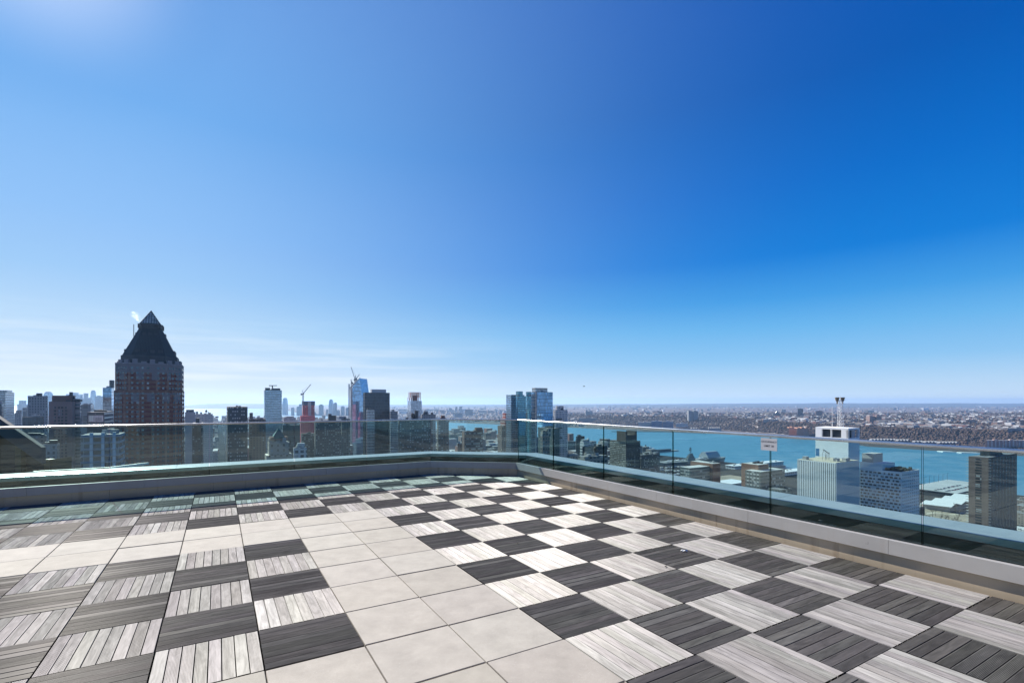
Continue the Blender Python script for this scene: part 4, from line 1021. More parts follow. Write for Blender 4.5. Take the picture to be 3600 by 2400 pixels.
for (bx, bz, jx, jz, tx, tz, kx_, kz, lb) in ((722, 320, 722, 302, 672, 145, 738, 300, 'luffing crane with its long jib steeply raised on the slanted glass tower'), (735, 318, 735, 300, 781, 238, 718, 306, 'luffing crane leaning right on the slanted glass tower'), (676, 380, 676, 345, 667, 308, 688, 350, 'small crane on the low left side of the slanted glass tower')):
    b0 = q(bx, bz); j0 = q(jx, jz); t0 = q(tx, tz); k0 = q(kx_, kz)
    luffing_crane(lb, b0[0], Yc, b0[1] - 14, j0[1], t0, k0, Yc, 1.25)
# dark glass slab and its neighbours
r_, i_ = block('glass_skyscraper', 'massive dark glass skyscraper with white plant box on its roof, left of centre', 'skyscraper', X3(826), X3(1168), Y2(472), 640, C_dark, X3(850), depth=30, caps=[(X3(925), X3(1117), Y2(432))], capmat=plain("white_plant_screen", (0.42, 0.43, 0.44), 0.7, 0, 0.06))
block('office_tower', 'slim blue grey tower standing in front of the massive dark glass skyscraper', 'skyscraper', X3(868), X3(972), Y2(694), 560, C_grey, X3(878))
block('apartment_tower', 'grey apartment tower just right of the massive dark glass skyscraper', 'skyscraper', X3(1168), X3(1270), Y2(716), 900, F_cond, X3(1176), caps=[(X3(1185), X3(1225), Y2(690))])
r_, i_ = block('construction_tower', 'glass tower being topped out with bare orange steel floors', 'skyscraper', X3(1395), X3(1578), Y2(578), 1100, curtain("new_glass_tower", (0.34, 0.40, 0.48), (0.20, 0.22, 0.26), 2.0, 3.8, 0.15, 0.1, 0.7), X3(1440), plain_top=True)
M_or = plain("orange_primed_steel", (0.42, 0.14, 0.09), 0.8, 0, 0.2, 0.3)
m = MB(); z = i_['z1']; k_ = 0
ztop = zpx(Y2(488), 1100)
while z < ztop:
    f = 0.0 if z < zpx(Y2(540), 1100) else 0.3
    p = ccw(poly_rect(i_['C'] + V * i_['l2'] * 0.02, U, i_['l1'] * 0.94, V, i_['l2'] * (1 - f))); 
    m.prism(p, z + 3.2, z + 3.8, bottom=True)
    for s_ in np.linspace(0.02, 0.95, 6):
        for t_ in (0.05, 0.5 * (1 - f), 0.95 * (1 - f)):
            qv = i_['C'] + U * i_['l1'] * 0.94 * s_ + V * i_['l2'] * t_; m.box(qv, 0.9, 0.9, z, z + 3.2)
    z += 3.8
m.build('bare_floors', M_or, r_)
m = MB(); qv = i_['C'] + U * i_['l1'] * 0.5 + V * i_['l2'] * 0.4; m.box(qv, i_['l1'] * 0.4, i_['l2'] * 0.3, i_['z1'], ztop - 3); m.build('core_wall', M_brick, r_)
r_, i_ = block('apartment_slab', 'long dark apartment slab with cluttered roof left of the terrace corner', 'building', X3(1275), X3(1722), Y2(818), 600, F_slab, X3(1290), depth=20, caps=[(X3(1485), X3(1535), Y2(705)), (X3(1450), X3(1510), Y2(745)), (X3(1370), X3(1400), Y2(790))], capmat=M_dark, tank=True)
block('office_tower', 'grey stepped office tower behind the long dark slab, left of the terrace corner', 'building', X3(1566), X3(1758), Y2(752), 720, F_grey, X3(1580), caps=[(X3(1600), X3(1658), Y2(708))])
r_, i_ = block('apartment_tower', 'brown apartment tower with rounded tan cap behind the terrace corner', 'building', X3(1770), X3(1925), Y2(826), 560, F_slab, X3(1790))
m = MB(); c = i_['c']; w = (kx(X3(1878)) - kx(X3(1810))) * c[1]; m.cyl(c, w * 0.5, w * 0.5, i_['z1'], zpx(Y2(792), c[1]), 14); m.cyl(c, w * 0.42, w * 0.30, zpx(Y2(792), c[1]), zpx(Y2(766), c[1]), 14); m.build('rounded_cap', M_brick, r_)
block('terminal_shed', 'low green roofed pier shed by the water beside the terrace corner', 'building', X3(1925), X3(2100), Y2(1010), 1750, plain("green_shed", (0.08, 0.16, 0.16), 0.6, 0.1), X3(1935), depth=70, z0=WZ)
r_, i_ = block('brick_tower', 'square brown brick apartment tower with pale left edge, in front of the river', 'building', X4(88), X4(357), Y4(788), 560, plain("brown_tower_brick", (0.20, 0.135, 0.12), 0.9, 0, 0.12, 0.2), X4(118), caps=[(X4(250), X4(347), Y4(738))])
windows(r_, i_['C'], U, i_['l1'], i_['z1'] - 95, i_['z1'] - 1, 13, 32, 1.5, 1.5, W_blind, 0.5)
block('brick_building', 'small tan brick building at the left foot of the square brown tower', 'building', X4(32), X4(92), Y4(948), 540, M_brick, X4(60))
# ---------------------------------------------------------------- right of the corner
r_, i_ = block('brick_tower', 'stepped red brick tower with striped top left of the twin glass towers', 'building', X4(545), X4(742), Y4(715), 750, F_brown, X4(600))
for (a_, b_, y0, y1) in ((578, 742, 712, 620), (608, 702, 620, 553)):
    Yv = i_['c'][1]; x0, x1 = kx(X4(a_)) * Yv, kx(X4(b_)) * Yv; m = MB(); m.box(((x0+x1)/2, Yv), (x1-x0)/1.36, (x1-x0)/1.36, zpx(Y4(y0), Yv), zpx(Y4(y1), Yv)); m.build('stepped_top', fc("red_striped_top", (0.26, 0.06, 0.055), (0.40, 0.33, 0.32), 40.0, 4.5, 0.96, 0.35, pb=0.0, grough=0.7), r_)
r_, i_ = block('glass_tower', 'left one of the twin teal glass towers beside the terrace corner', 'skyscraper', X4(750), X4(905), Y4(335), 690, C_teal, X4(805), caps=[(X4(780), X4(868), Y4(274))], capmat=C_teal)
m = MB(); m.prism(ccw(poly_rect(i_['C'] + V * i_['l2'] * 1.003 - U * 4, U, 22, V, 14)), GZ, zpx(Y4(318), 705)); m.build('shoulder', C_steel, r_)
r_, i_ = block('glass_tower', 'right one of the twin teal glass towers, mostly behind the wide glass tower', 'skyscraper', X4(905), X4(990), Y4(335), 740, C_teal, X4(925), caps=[(X4(908), X4(978), Y4(280))], capmat=C_teal)
r_, i_ = block('glass_tower', 'wide reflective blue glass tower right of the terrace corner, tallest on the river side', 'skyscraper', X4(975), X4(1252), Y4(282), 560, C_blue, X4(1043), depth=32, caps=[(X4(985), X4(1185), Y4(232))], capmat=C_grey)
m = MB(); m.beam((i_['C'][0], i_['C'][1], GZ), (i_['C'][0], i_['C'][1], i_['z1'] + 0.6), 1.4); m.build('corner_fin', M_conc, r_)
r_, i_ = block('apartment_tower', 'white and dark striped apartment tower right of the wide blue glass tower', 'skyscraper', X4(1256), X4(1443), Y4(514), 700, fc("white_dark_stripes", (0.50, 0.50, 0.52), (0.05, 0.09, 0.13), 2.6, 3.1, 0.55, 0.72, pb=0.1), X4(1285), caps=[(X4(1287), X4(1393), Y4(460))])
m = MB()
for y in (628, 745, 873): 
    qv = i_['C'] + U * i_['l1'] * 0.28 - V * 0.5; m.box(qv, i_['l1'] * 0.5, 1.6, zpx(Y4(y + 9), 700), zpx(Y4(y - 9), 700))
m.build('dark_band', M_dark, r_)
far('far_tower', 'lone slim pale tower far across the river, left of the twin glass towers', 'skyscraper', X4(671), X4(708), Y4(402), 5200, C_far, WZ, 'flat', gj)
block('apartment_tower', 'tower with tan framed top storey in front of the wide blue glass tower', 'building', X4(1095), X4(1212), Y4(850), 440, fc("teal_mixed_flats", (0.20, 0.17, 0.15), (0.05, 0.09, 0.10), 2.8, 3.0, 0.55, 0.5, pb=0.2), X4(1120), caps=[(X4(1105), X4(1180), Y4(775)), (X4(1176), X4(1240), Y4(740))], capmat=fc("tan_frame", (0.42, 0.36, 0.28), (0.06, 0.07, 0.08), 3.4, 4.4, 0.6, 0.6, pb=0.1))
block('apartment_tower', 'dark green glass apartment block beside the first joint of the right glass', 'building', X4(1226), X4(1342), Y4(752), 455, fc("dark_teal_flats", (0.07, 0.09, 0.09), (0.06, 0.10, 0.11), 2.8, 2.95, 0.55, 0.5, pb=0.15), X4(1250))
block('pier_shed', 'low flat pier building behind the striped apartment tower', 'building', X4(1446), X4(1545), Y4(918), 1350, C_dark, X4(1456), depth=50, z0=WZ)
block('office_block', 'dark blue slab standing before the river beside a white stepped block', 'building', X4(1550), X4(1660), Y4(852), 660, C_dark, X4(1572))
r_, i_ = block('white_building', 'white stepped block with ribbon windows before the river', 'building', X4(1600), X4(1752), Y4(925), 600, fc("white_ribbon", (0.55, 0.56, 0.55), (0.08, 0.12, 0.13), 9.0, 3.4, 0.95, 0.42, pb=0.05), X4(1650), caps=[(X4(1612), X4(1690), Y4(892)), (X4(1690), X4(1722), Y4(875))])
block('office_block', 'wide dark office block with plant houses left of the dark brown apartment building', 'building', X4(1632), X4(1950), Y4(985), 520, C_dark, X4(1660), caps=[(X4(1768), X4(1805), Y4(940)), (X4(1835), X4(1880), Y4(952))], depth=40)
block('loft_building', 'low tan loft building with grid of windows in front of the dark office block', 'building', X4(1580), X4(1962), Y4(1115), 420, fc("tan_loft", (0.27, 0.245, 0.21), (0.06, 0.08, 0.085), 4.2, 4.0, 0.62, 0.5, pb=0.12), X4(1665), caps=[(X4(1650), X4(1700), Y4(1060)), (X4(1720), X4(1790), Y4(1085))], tank=True)
block('loft_building', 'small brown loft building at the second joint of the right glass', 'building', X4(1432), X4(1600), Y4(1105), 450, F_tan, X4(1470), caps=[(X4(1440), X4(1462), Y4(1080))])
# dark brown apartment building with balconies
r_, i_ = block('apartment_building', 'dark brown apartment building with notched tower top in front of the river', 'building', X5(158), X5(552), Y5(735), 760, plain("dark_brown_brick", (0.075, 0.062, 0.052), 0.9, 0, 0.15, 0.2), X5(368), caps=[])
m = MB(); c = i_['C'] + U * 10 + V * 9; zt = zpx(Y5(645), 770); m.box(c, 23, 20, i_['z1'], zt)
for s_ in (-1, 1): m.box(c + U * s_ * 10, 3.0, 20, zt, zt + 5.5)
m.build('tower_top', plain("dark_brown_brick", (0, 0, 0)), r_)
CL = i_['C'] + V * i_['l2']
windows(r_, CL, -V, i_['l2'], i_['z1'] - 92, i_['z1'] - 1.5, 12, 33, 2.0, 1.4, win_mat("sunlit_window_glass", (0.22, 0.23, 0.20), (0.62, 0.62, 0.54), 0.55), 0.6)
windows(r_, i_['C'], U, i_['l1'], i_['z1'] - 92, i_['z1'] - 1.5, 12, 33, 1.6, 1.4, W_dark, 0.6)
block('apartment_wing', 'lower dark brown wing on the right of the notched apartment building', 'building', X5(552), X5(786), Y5(908), 790, F_dark, X5(560), depth=20)
# office buildings with brown brick boxes and glass floors
def brick_glass(label, x0, xc, x1, yt, gx0, gxc, gx1, gy, Y, ribs):
    r_, i_ = block('office_building', label, 'building', x0, x1, yt, Y, plain("copper_brown_panel", (0.22, 0.115, 0.08), 0.85, 0, 0.1, 0.15), xc, plain_top=True, z0=GZ)
    roofscape(r_, i_['p'], i_['z1'], rng, M_roofpale)
    C, e1, l1, e2, l2 = footprint(gx0, gx1, Y - 14, gxc); p = ccw(poly_rect(C, e1, l1, e2, l2)); z = zpx(gy, Y - 14)
    m = MB(); m.prism(p, GZ, z); m.build('glass_floors', ribs, r_)
    m = MB(); c = sum(p) / 4; m.prism([tuple(c + (v - c) * 0.96) for v in p], z, z + 0.3); m.build('lower_roof', M_roofpale, r_)
    CL = C + e2 * l2
    windows(r_, CL, -V, l2, z - 40, z - 1, 4, 10, 2.2, 1.5, win_mat("bright_glazing", (0.4, 0.42, 0.4), (0.7, 0.7, 0.66), 0.5), 1.0)
    return i_
F_rib1 = fc("teal_glass_floors", (0.20, 0.22, 0.20), (0.05, 0.08, 0.09), 2.4, 3.8, 0.8, 0.55, pb=0.1)
F_rib2 = fc("red_spandrel_floors", (0.17, 0.16, 0.15), (0.06, 0.08, 0.085), 3.0, 3.8, 0.86, 0.5, pb=0.15)
brick_glass('brown box office building with glass floors below, left of the third glass joint', X5(1195), X5(1480), X5(1578), Y5(1020), X5(1062), X5(1190), X5(1440), Y5(1078), 600, F_rib1)
brick_glass('brown box office building with terraced glass floors beside the striped windowless tower', X6(20), X6(215), X6(335), Y6(862), X6(66), X6(240), X6(520), Y6(945), 540, F_rib2)
block('office_building', 'low terraced glass block in front of the second brown box office building', 'building', X6(330), X6(600), Y6(1150), 500, F_rib2, X6(470))

# ---------------------------------------------------------------- windowless striped tower with antenna mast
def striped_tower():
    Y = 380.0
    mt = plain("pale_marble_panel", (0.78, 0.785, 0.775), 0.6, 0, 0.06, 0.06)
    C, e1, l1, e2, l2 = footprint(X6(662), X6(1378), Y, X6(1110)); p = ccw(poly_rect(C, e1, l1, e2, l2)); c = sum(p) / 4; HERO.append((c, 40))
    z = zpx(Y6(842), Y)
    root = thing('windowless_tower', 'white windowless tower with thin dark vertical stripes and tall plant shaft behind', 'building', (c[0], c[1], GZ))
    m = MB(); m.prism(p, GZ, z); m.build('wall', mt, root)
    CL = C + V * l2
    for k in range(21):
        x = l2 * (k + 0.5) / 21; q = CL - V * x + U * 0.13; m = MB(); m.box(q, 0.3, 0.48, GZ + 20, z - 0.4); m.build('stripe', M_dark, root)
    for k in range(24):
        x = l1 * (k + 0.5) / 24; q = C + U * x + V * 0.13; m = MB(); m.box(q, 0.36, 0.3, GZ + 20, z - 0.4); m.build('stripe', M_dark, root)
    cc = lambda k: [tuple(c + (v - c) * k) for v in p]
    m = MB(); m.prism(cc(0.97), z + 0.003, z + 0.3); m.build('roof', plain("tan_gravel_roof", (0.40, 0.35, 0.27), 0.95, 0, 0.2, 0.5), root)
    rnd = random.Random(3)
    for (a_, b_) in ((0.12, 0.85), (0.35, 0.2), (0.7, 0.15), (0.55, 0.1)):
        m = MB(); m.box(C + U * l1 * a_ + V * l2 * b_, 4.0, 3.0, z + 0.3, z + 2.6); m.build('roof_plant', M_conc, root)
    m = MB(); q = C + U * l1 * 0.25 + V * l2 * 0.42     # davit crane on the roof
    for s_ in (0, 5.5):
        for t_ in (0, 2.2): m.beam((*(q + U * s_ + V * t_), z), (*(q + U * s_ + V * t_), z + 6.5 - 0.0 * s_), 0.28)
    m.beam((*(q + V * 1.1 - U * 1), z + 9.0), (*(q + V * 1.1 + U * 8), z + 5.2), 0.5); m.beam((*(q + V * 1.1), z + 6.5), (*(q + V * 1.1 - U * 0.5), z + 9.0), 0.3)
    for k in range(4): m.beam((*(q + U * (k * 1.6)), z + 1), (*(q + U * (k * 1.6 + 1.5)), z + 6), 0.2)
    m.build('roof_gantry', M_conc, root)
    # shaft with open plant floor
    Ys = Y + 34; C2, a1, m1, a2, m2 = footprint(X6(872), X6(1378), Ys, X6(1250)); p2 = ccw(poly_rect(C2, a1, m1, a2, m2)); zs = zpx(Y6(440), Ys); zo0, zo1 = zpx(Y6(555), Ys), zpx(Y6(462), Ys); c2 = sum(p2) / 4
    sh = MB(); sh.prism(p2, GZ, zo0); s_o = sh.build('shaft', mt, root)
    m = MB(); m.prism(p2, zo1, zs, bottom=True); m.build('shaft_head', mt, root)
    # piers at the corners of the opening
    m = MB()
    def pier(C_, e, L, f0, f1, n_): 
        a, b_ = C_ + e * L * f0, C_ + e * L * f1; m.prism(ccw([a, b_, b_ + n_ * 2.0, a + n_ * 2.0]), zo0, zo1)
    pier(C2 + V * m2, -V, m2, 0, 0.20, U); pier(C2 + V * m2, -V, m2, 0.79, 1.0, U); pier(C2 + V * m2, -V, m2, 0.47, 0.50, U)
    pier(C2 + U * 0.0, U, m1, 0.0, 0.10, V); pier(C2, U, m1, 0.92, 1.0, V); pier(C2, U, m1, 0.5, 0.54, V)
    m.build('opening_pier', mt, s_o)
    m = MB(); inn = [tuple(c2 + (v - c2) * 0.8) for v in p2]; m.prism(inn, zo0, zo1); m.build('plant_core', M_dark, s_o)  # dark core filled out to darken the open floor
    m = MB()
    for k in range(5):
        q = C2 + V * m2 * (0.25 + 0.12 * k) + U * 2.6; m.beam((*q, zo0), (*(q + V * rnd.uniform(-2, 2)), zo1), 0.5)
    m.build('duct', M_conc, s_o)
    m = MB(); m.prism(ccw([C2 + V * m2 * 0.99 - U * 0.05, C2 + V * m2 * 0.88 - U * 0.05, C2 + V * m2 * 0.88 + U * 0.3, C2 + V * m2 * 0.99 + U * 0.3]), zpx(Y6(790), Ys), zpx(Y6(700), Ys), bottom=True); m.build('blue_louvre', plain("blue_louvre", (0.05, 0.17, 0.33), 0.6), s_o)
    # antenna mast with two horn antennas
    Ym = c2[1]; bx = kx(X6(1158)) * Ym; zt = zpx(Y6(130), Ym); zm = zs
    an = thing('antenna_mast', 'white lattice antenna mast with two dark horn antennas on the plant shaft', 'antenna', (bx, Ym, zm))
    M_lat = plain("white_lattice", (0.62, 0.62, 0.62), 0.6, 0.1)
    m = MB(); w0, w1 = 3.4, 2.2; lev = 8
    P = lambda k, sx, sy: (bx + sx * (w0 + (w1 - w0) * k / lev) / 2, Ym + sy * (w0 + (w1 - w0) * k / lev) / 2, zm + (zt - zm) * k / lev)
    for sx in (-1, 1):
        for sy in (-1, 1): m.beam(P(0, sx, sy), P(lev, sx, sy), 0.2)
    for k in range(lev):
        for (s0, s1) in (((-1, -1), (1, -1)), ((1, -1), (1, 1)), ((1, 1), (-1, 1)), ((-1, 1), (-1, -1))):
            m.beam(P(k, *s0), P(k + 1, *s1), 0.09); m.beam(P(k + 1, *s0), P(k + 1, *s1), 0.12)
    m.beam((bx, Ym, zt), (bx, Ym, zpx(Y6(75), Ym)), 0.25); m.beam((bx - 7, Ym, zm), (bx - 7, Ym, zpx(Y6(190), Ym)), 0.25); m.build('lattice', M_lat, an)
    M_horn = plain("horn_antenna_tan", (0.20, 0.16, 0.11), 0.7)
    for x in (1121, 1183):
        hx = kx(X6(x)) * Ym; z0_, z1_ = zpx(Y6(150), Ym), zpx(Y6(86), Ym)
        m = MB(); m.cyl((hx, Ym), 0.8, 1.75, z0_ + 1.2, z1_ - 0.5, 14, bottom=True); m.cyl((hx, Ym), 1.8, 1.8, z1_ - 0.5, z1_, 14); m.cyl((hx, Ym), 0.45, 0.6, z0_ - 1, z0_ + 1.2, 10); h = m.build('horn_antenna', M_horn, an)
        m = MB(); m.beam((hx, Ym, z0_ + 2.2), (bx, Ym, z0_ + 1.5), 0.5); m.beam((hx - 2.2, Ym, z0_ + 2.4), (hx + 2.2, Ym, z0_ + 2.4), 0.35); m.build('bracket', M_lat, h)
striped_tower()
# white block with black windows
r_, i_ = block('white_building', 'white apartment block dotted with black paired windows and a stepped roof', 'building', X6(1380), 3232, Y6(945), 400, plain("white_panel_wall", (0.74, 0.75, 0.755), 0.8, 0, 0.06, 0.1), X6(1862), roof=M_dark)
Cq, l1, l2, zt = i_['C'], i_['l1'], i_['l2'], i_['z1']
CL = Cq + V * l2
rw = random.Random(11)
windows(r_, CL, -V, l2, zt - 64, zt - 1.2, 27, 24, 1.2, 1.35, W_dark, 0.8, skip=lambda c_, r: (c_ + (r % 2)) % 3 == 2 or rw.random() < 0.10)
windows(r_, Cq, U, l1, zt - 64, zt - 1.2, 9, 24, 1.0, 1.3, W_dark, 0.5)
m = MB(); m.prism(ccw([Cq + V * l2 * 0.45 + U * 0.3, Cq + V * l2 * 0.998 + U * 0.3, Cq + V * l2 * 0.998 + U * l1 * 0.7, Cq + V * l2 * 0.45 + U * l1 * 0.7]), zt + 0.06, zt + 5.2); m.build('upper_storey', plain("white_panel_wall", (0, 0, 0)), r_)
m = MB(); m.prism(ccw([Cq + V * l2 * 0.70 + U * 2.5, Cq + V * l2 * 0.98 + U * 2.5, Cq + V * l2 * 0.98 + U * l1 * 0.6, Cq + V * l2 * 0.70 + U * l1 * 0.6]), zt + 5.2, zt + 12.5); m.build('lift_house', M_conc, r_)
m = MB(); rw = random.Random(5)
for k in range(26): m.box(Cq + V * l2 * rw.uniform(0.03, 0.42) + U * l1 * rw.uniform(0.15, 0.8), rw.uniform(1, 3), rw.uniform(1, 3), zt + 0.05, zt + rw.uniform(0.8, 2.4))
m.build('roof_garden', plain("roof_garden_clutter", (0.06, 0.06, 0.04), 0.9), r_)
# brown tower with stacked balconies at the right
r_, i_ = block('apartment_tower', 'brown apartment tower with stacked side balconies at the right end of the glass', 'skyscraper', X7(1012), X7(1497), Y7(594), 480, plain("mauve_brown_brick", (0.15, 0.105, 0.09), 0.9, 0, 0.10, 0.3), X7(1212), depth=36)
Cq, l1, l2, zt = i_['C'], i_['l1'], i_['l2'], i_['z1']; CL = Cq + V * l2
windows(r_, CL, -V, l2, zt - 90, zt - 1, 2, 33, 2.6, 1.7, W_dark, l2 * 0.36, keep=66)
windows(r_, Cq, U, l1, zt - 90, zt - 1, 9, 33, 2.0, 1.5, W_dark, 0.8, keep=100)
for k in range(33):
    z = zt - 1.5 - 2.73 * k
    m = MB(); m.box(CL + V * 1.1 + U * 1.2, 2.6, 2.2, z - 0.25, z); m.build('balcony', M_conc, r_)
    m = MB(); m.box(Cq + U * 0.9 - V * 0.75, 1.8, 1.5, z - 0.25, z); m.build('balcony', M_conc, r_)
    m = MB(); m.box(Cq + U * (l1 + 0.7) + V * 2, 1.4, 2.4, z - 0.25, z); m.build('balcony', M_conc, r_)
m = MB(); m.prism(ccw(poly_rect(Cq + U * l1 * 0.25 + V * l2 * 0.3, U, l1 * 0.42, V, l2 * 0.5)), zt + 0.06, zt + 5.5); m.build('lift_house', M_dark, r_)
# low left things beyond the glass
block('old_building', 'old building with green slate roof at the lower left, seen through the glass', 'building', 75, 165, 1530, 380, F_tan, 160)
r_, i_ = block('modern_building', 'pale modern building with white columns and balconies in front of the pyramid tower', 'building', 284, 440, 1526, 262, fc("balcony_glass", (0.33, 0.35, 0.37), (0.07, 0.10, 0.12), 3.6, 3.3, 0.9, 0.62, pb=0.15), 418)
C, e, L = i_['C'], i_['e1'], i_['l1']
for s_ in (0.28, 0.58, 0.88):
    m = MB(); q = C + e * L * (1 - s_) - V * 0.5; m.box(q, 1.3, 1.2, GZ, i_['z1'] + 1.2); m.build('column', plain("white_column", (0.60, 0.62, 0.64), 0.6, 0, 0.05), r_)
for k in range(14):
    m = MB(); z = i_['z1'] - 1.0 - 3.3 * k; m.box(C + e * L * 0.5 - V * 0.7, L * 0.99, 1.4, z - 0.3, z); m.build('balcony', M_conc, r_)
block('city_building', 'grey block with glass bay low left behind the sloping roof wing', 'building', 150, 210, 1560, 330, F_grey, 200)

# ---------------------------------------------------------------- roof wing and lower terrace rail beyond the left parapet
def roof_wing():
    Y = 13.0; X = lambda px: kx(px) * Y
    x0, x1 = X(-700), X(146); sl = (zpx(1572, Y) - zpx(1472, Y)) / (X(146) - X(0)); zt = lambda x: zpx(1472, Y) + sl * (x - X(0))
    root = thing('roof_wing', 'sloping grey roof wing with dark windows beyond the left end of the terrace', 'building', ((x0 + x1) / 2, Y, -6))
    D = 0.12; th = 0.42
    m = MB()
    f = [(x0, zt(x0)), (x0, zt(x0) - th), (x1, zt(x1) - th), (x1, zt(x1))]
    a = [(x, Y, z) for x, z in f]; c_ = [(x, Y + D, z) for x, z in f]
    m.quad(a); m.quad(c_[::-1])
    for k in range(4): m.quad([a[k], c_[k], c_[(k+1) % 4], a[(k+1) % 4]])
    m.build('sloping_roof', plain("grey_metal_roof", (0.075, 0.085, 0.09), 0.6, 0.0, 0.08, 1.0), root)
    M_br = plain("bronze_frame", (0.10, 0.075, 0.04), 0.5, 0.3)
    xs = np.linspace(x0, X(131), 9)
    for s_ in range(9):
        x = xs[s_]; m = MB(); m.beam((x, Y + 0.35, -6), (x, Y + 0.35, zt(x) - th), 0.16, 0.16); m.build('mullion', M_br, root)
    for s_ in range(8):
        xa, xb = xs[s_] + 0.09, xs[s_ + 1] - 0.09; m = MB(); m.quad([(xa, Y + 0.4, -5.9), (xb, Y + 0.4, -5.9), (xb, Y + 0.4, zt(xb) - th - 0.1), (xa, Y + 0.4, zt(xa) - th - 0.1)])
        m.quad([(xb, Y + 0.44, -5.9), (xa, Y + 0.44, -5.9), (xa, Y + 0.44, zt(xa) - th - 0.1), (xb, Y + 0.44, zt(xb) - th - 0.1)]); m.build('window', W_dark, root)
    m = MB(); m.quad([(xs[-1] + 0.1, Y + 0.3, -6), (xs[-1] + 0.1, Y + 0.9, -6), (xs[-1] + 0.1, Y + 0.9, zt(xs[-1]) - th), (xs[-1] + 0.1, Y + 0.3, zt(xs[-1]) - th)]); m.build('end_wall', M_br, root)
    m = MB(); m.prism([(x0, Y - 0.1), (X(146) + 0.3, Y - 0.1), (X(146) + 0.1, Y + 0.9), (x0, Y + 0.9)], -6.3, -6); m.build('base_slab', M_conc, root)
roof_wing()
Y = 11.6; xa, xb = kx(146) * Y, kx(350) * Y; za, zb = zpx(1655, Y), zpx(1643, Y + 0.0)
rr = thing('lower_railing', 'short bright steel handrail over glass on the lower ledge beyond the left parapet', 'railing', ((xa + xb) / 2, Y, za - 1.0))
m = MB(); m.beam((xa, Y - 0.2, za), (xb, Y + 0.3, za + 0.03), 0.05); m.beam((xb, Y + 0.3, za + 0.03), (xb + 0.25, Y + 1.2, za + 0.03), 0.05); m.build('handrail', M_rail, rr)
m = MB(); m.prism([(xa, Y - 0.2), (xb, Y + 0.3), (xb, Y + 0.32), (xa, Y - 0.18)], za - 1.0, za - 0.03, bottom=True); m.build('glass_pane', M_glass, rr)
# steam at the tip of the pyramid tower
def steam():
    m, t, out = nt("steam_volume")
    tcn = N(t, 'ShaderNodeTexCoord'); n = N(t, 'ShaderNodeTexNoise', {'Vector': tcn.outputs['Object'], 'Scale': 0.32, 'Detail': 5.0, 'Roughness': 0.75})
    d = N(t, 'ShaderNodeMapRange', {0: n.outputs[0], 1: 0.47, 2: 0.70, 3: 0.0, 4: 0.16})
    v = N(t, 'ShaderNodeVolumePrincipled', {'Color': (0.97, 0.97, 0.97, 1), 'Density': d.outputs[0], 'Anisotropy': 0.55}); t.links.new(v.outputs[0], out.inputs['Volume'])
    Y = 372.0; bm = bmesh.new()
    P = [(1562, 282, 0.8), (1548, 245, 1.6), (1520, 208, 2.2), (1486, 180, 2.5), (1450, 163, 1.7), (1432, 158, 0.5)]
    ring = 10; prev = None
    for (x, y, r_) in P:
        c = (kx(X1(x)) * Y, Y, zpx(Y1(y), Y)); vs = [bm.verts.new((c[0] + r_ * 0.6 * math.cos(2*math.pi*k/ring), c[1] + r_ * math.sin(2*math.pi*k/ring), c[2] + r_ * 0.9 * math.cos(2*math.pi*k/ring))) for k in range(ring)]
        if prev:
            for k in range(ring): bm.faces.new([prev[k], prev[(k+1) % ring], vs[(k+1) % ring], vs[k]])
        else: bm.faces.new(vs[::-1])
        prev = vs
    bm.faces.new(prev); bmesh.ops.recalc_face_normals(bm, faces=bm.faces)
    me = bpy.data.meshes.new("steam"); bm.to_mesh(me); bm.free(); me.materials.append(m)
    o = bpy.data.objects.new("steam", me); COL.objects.link(o); tag(o, 'white wisp of steam drifting left from the glass tip of the pyramid tower', 'steam')
steam()


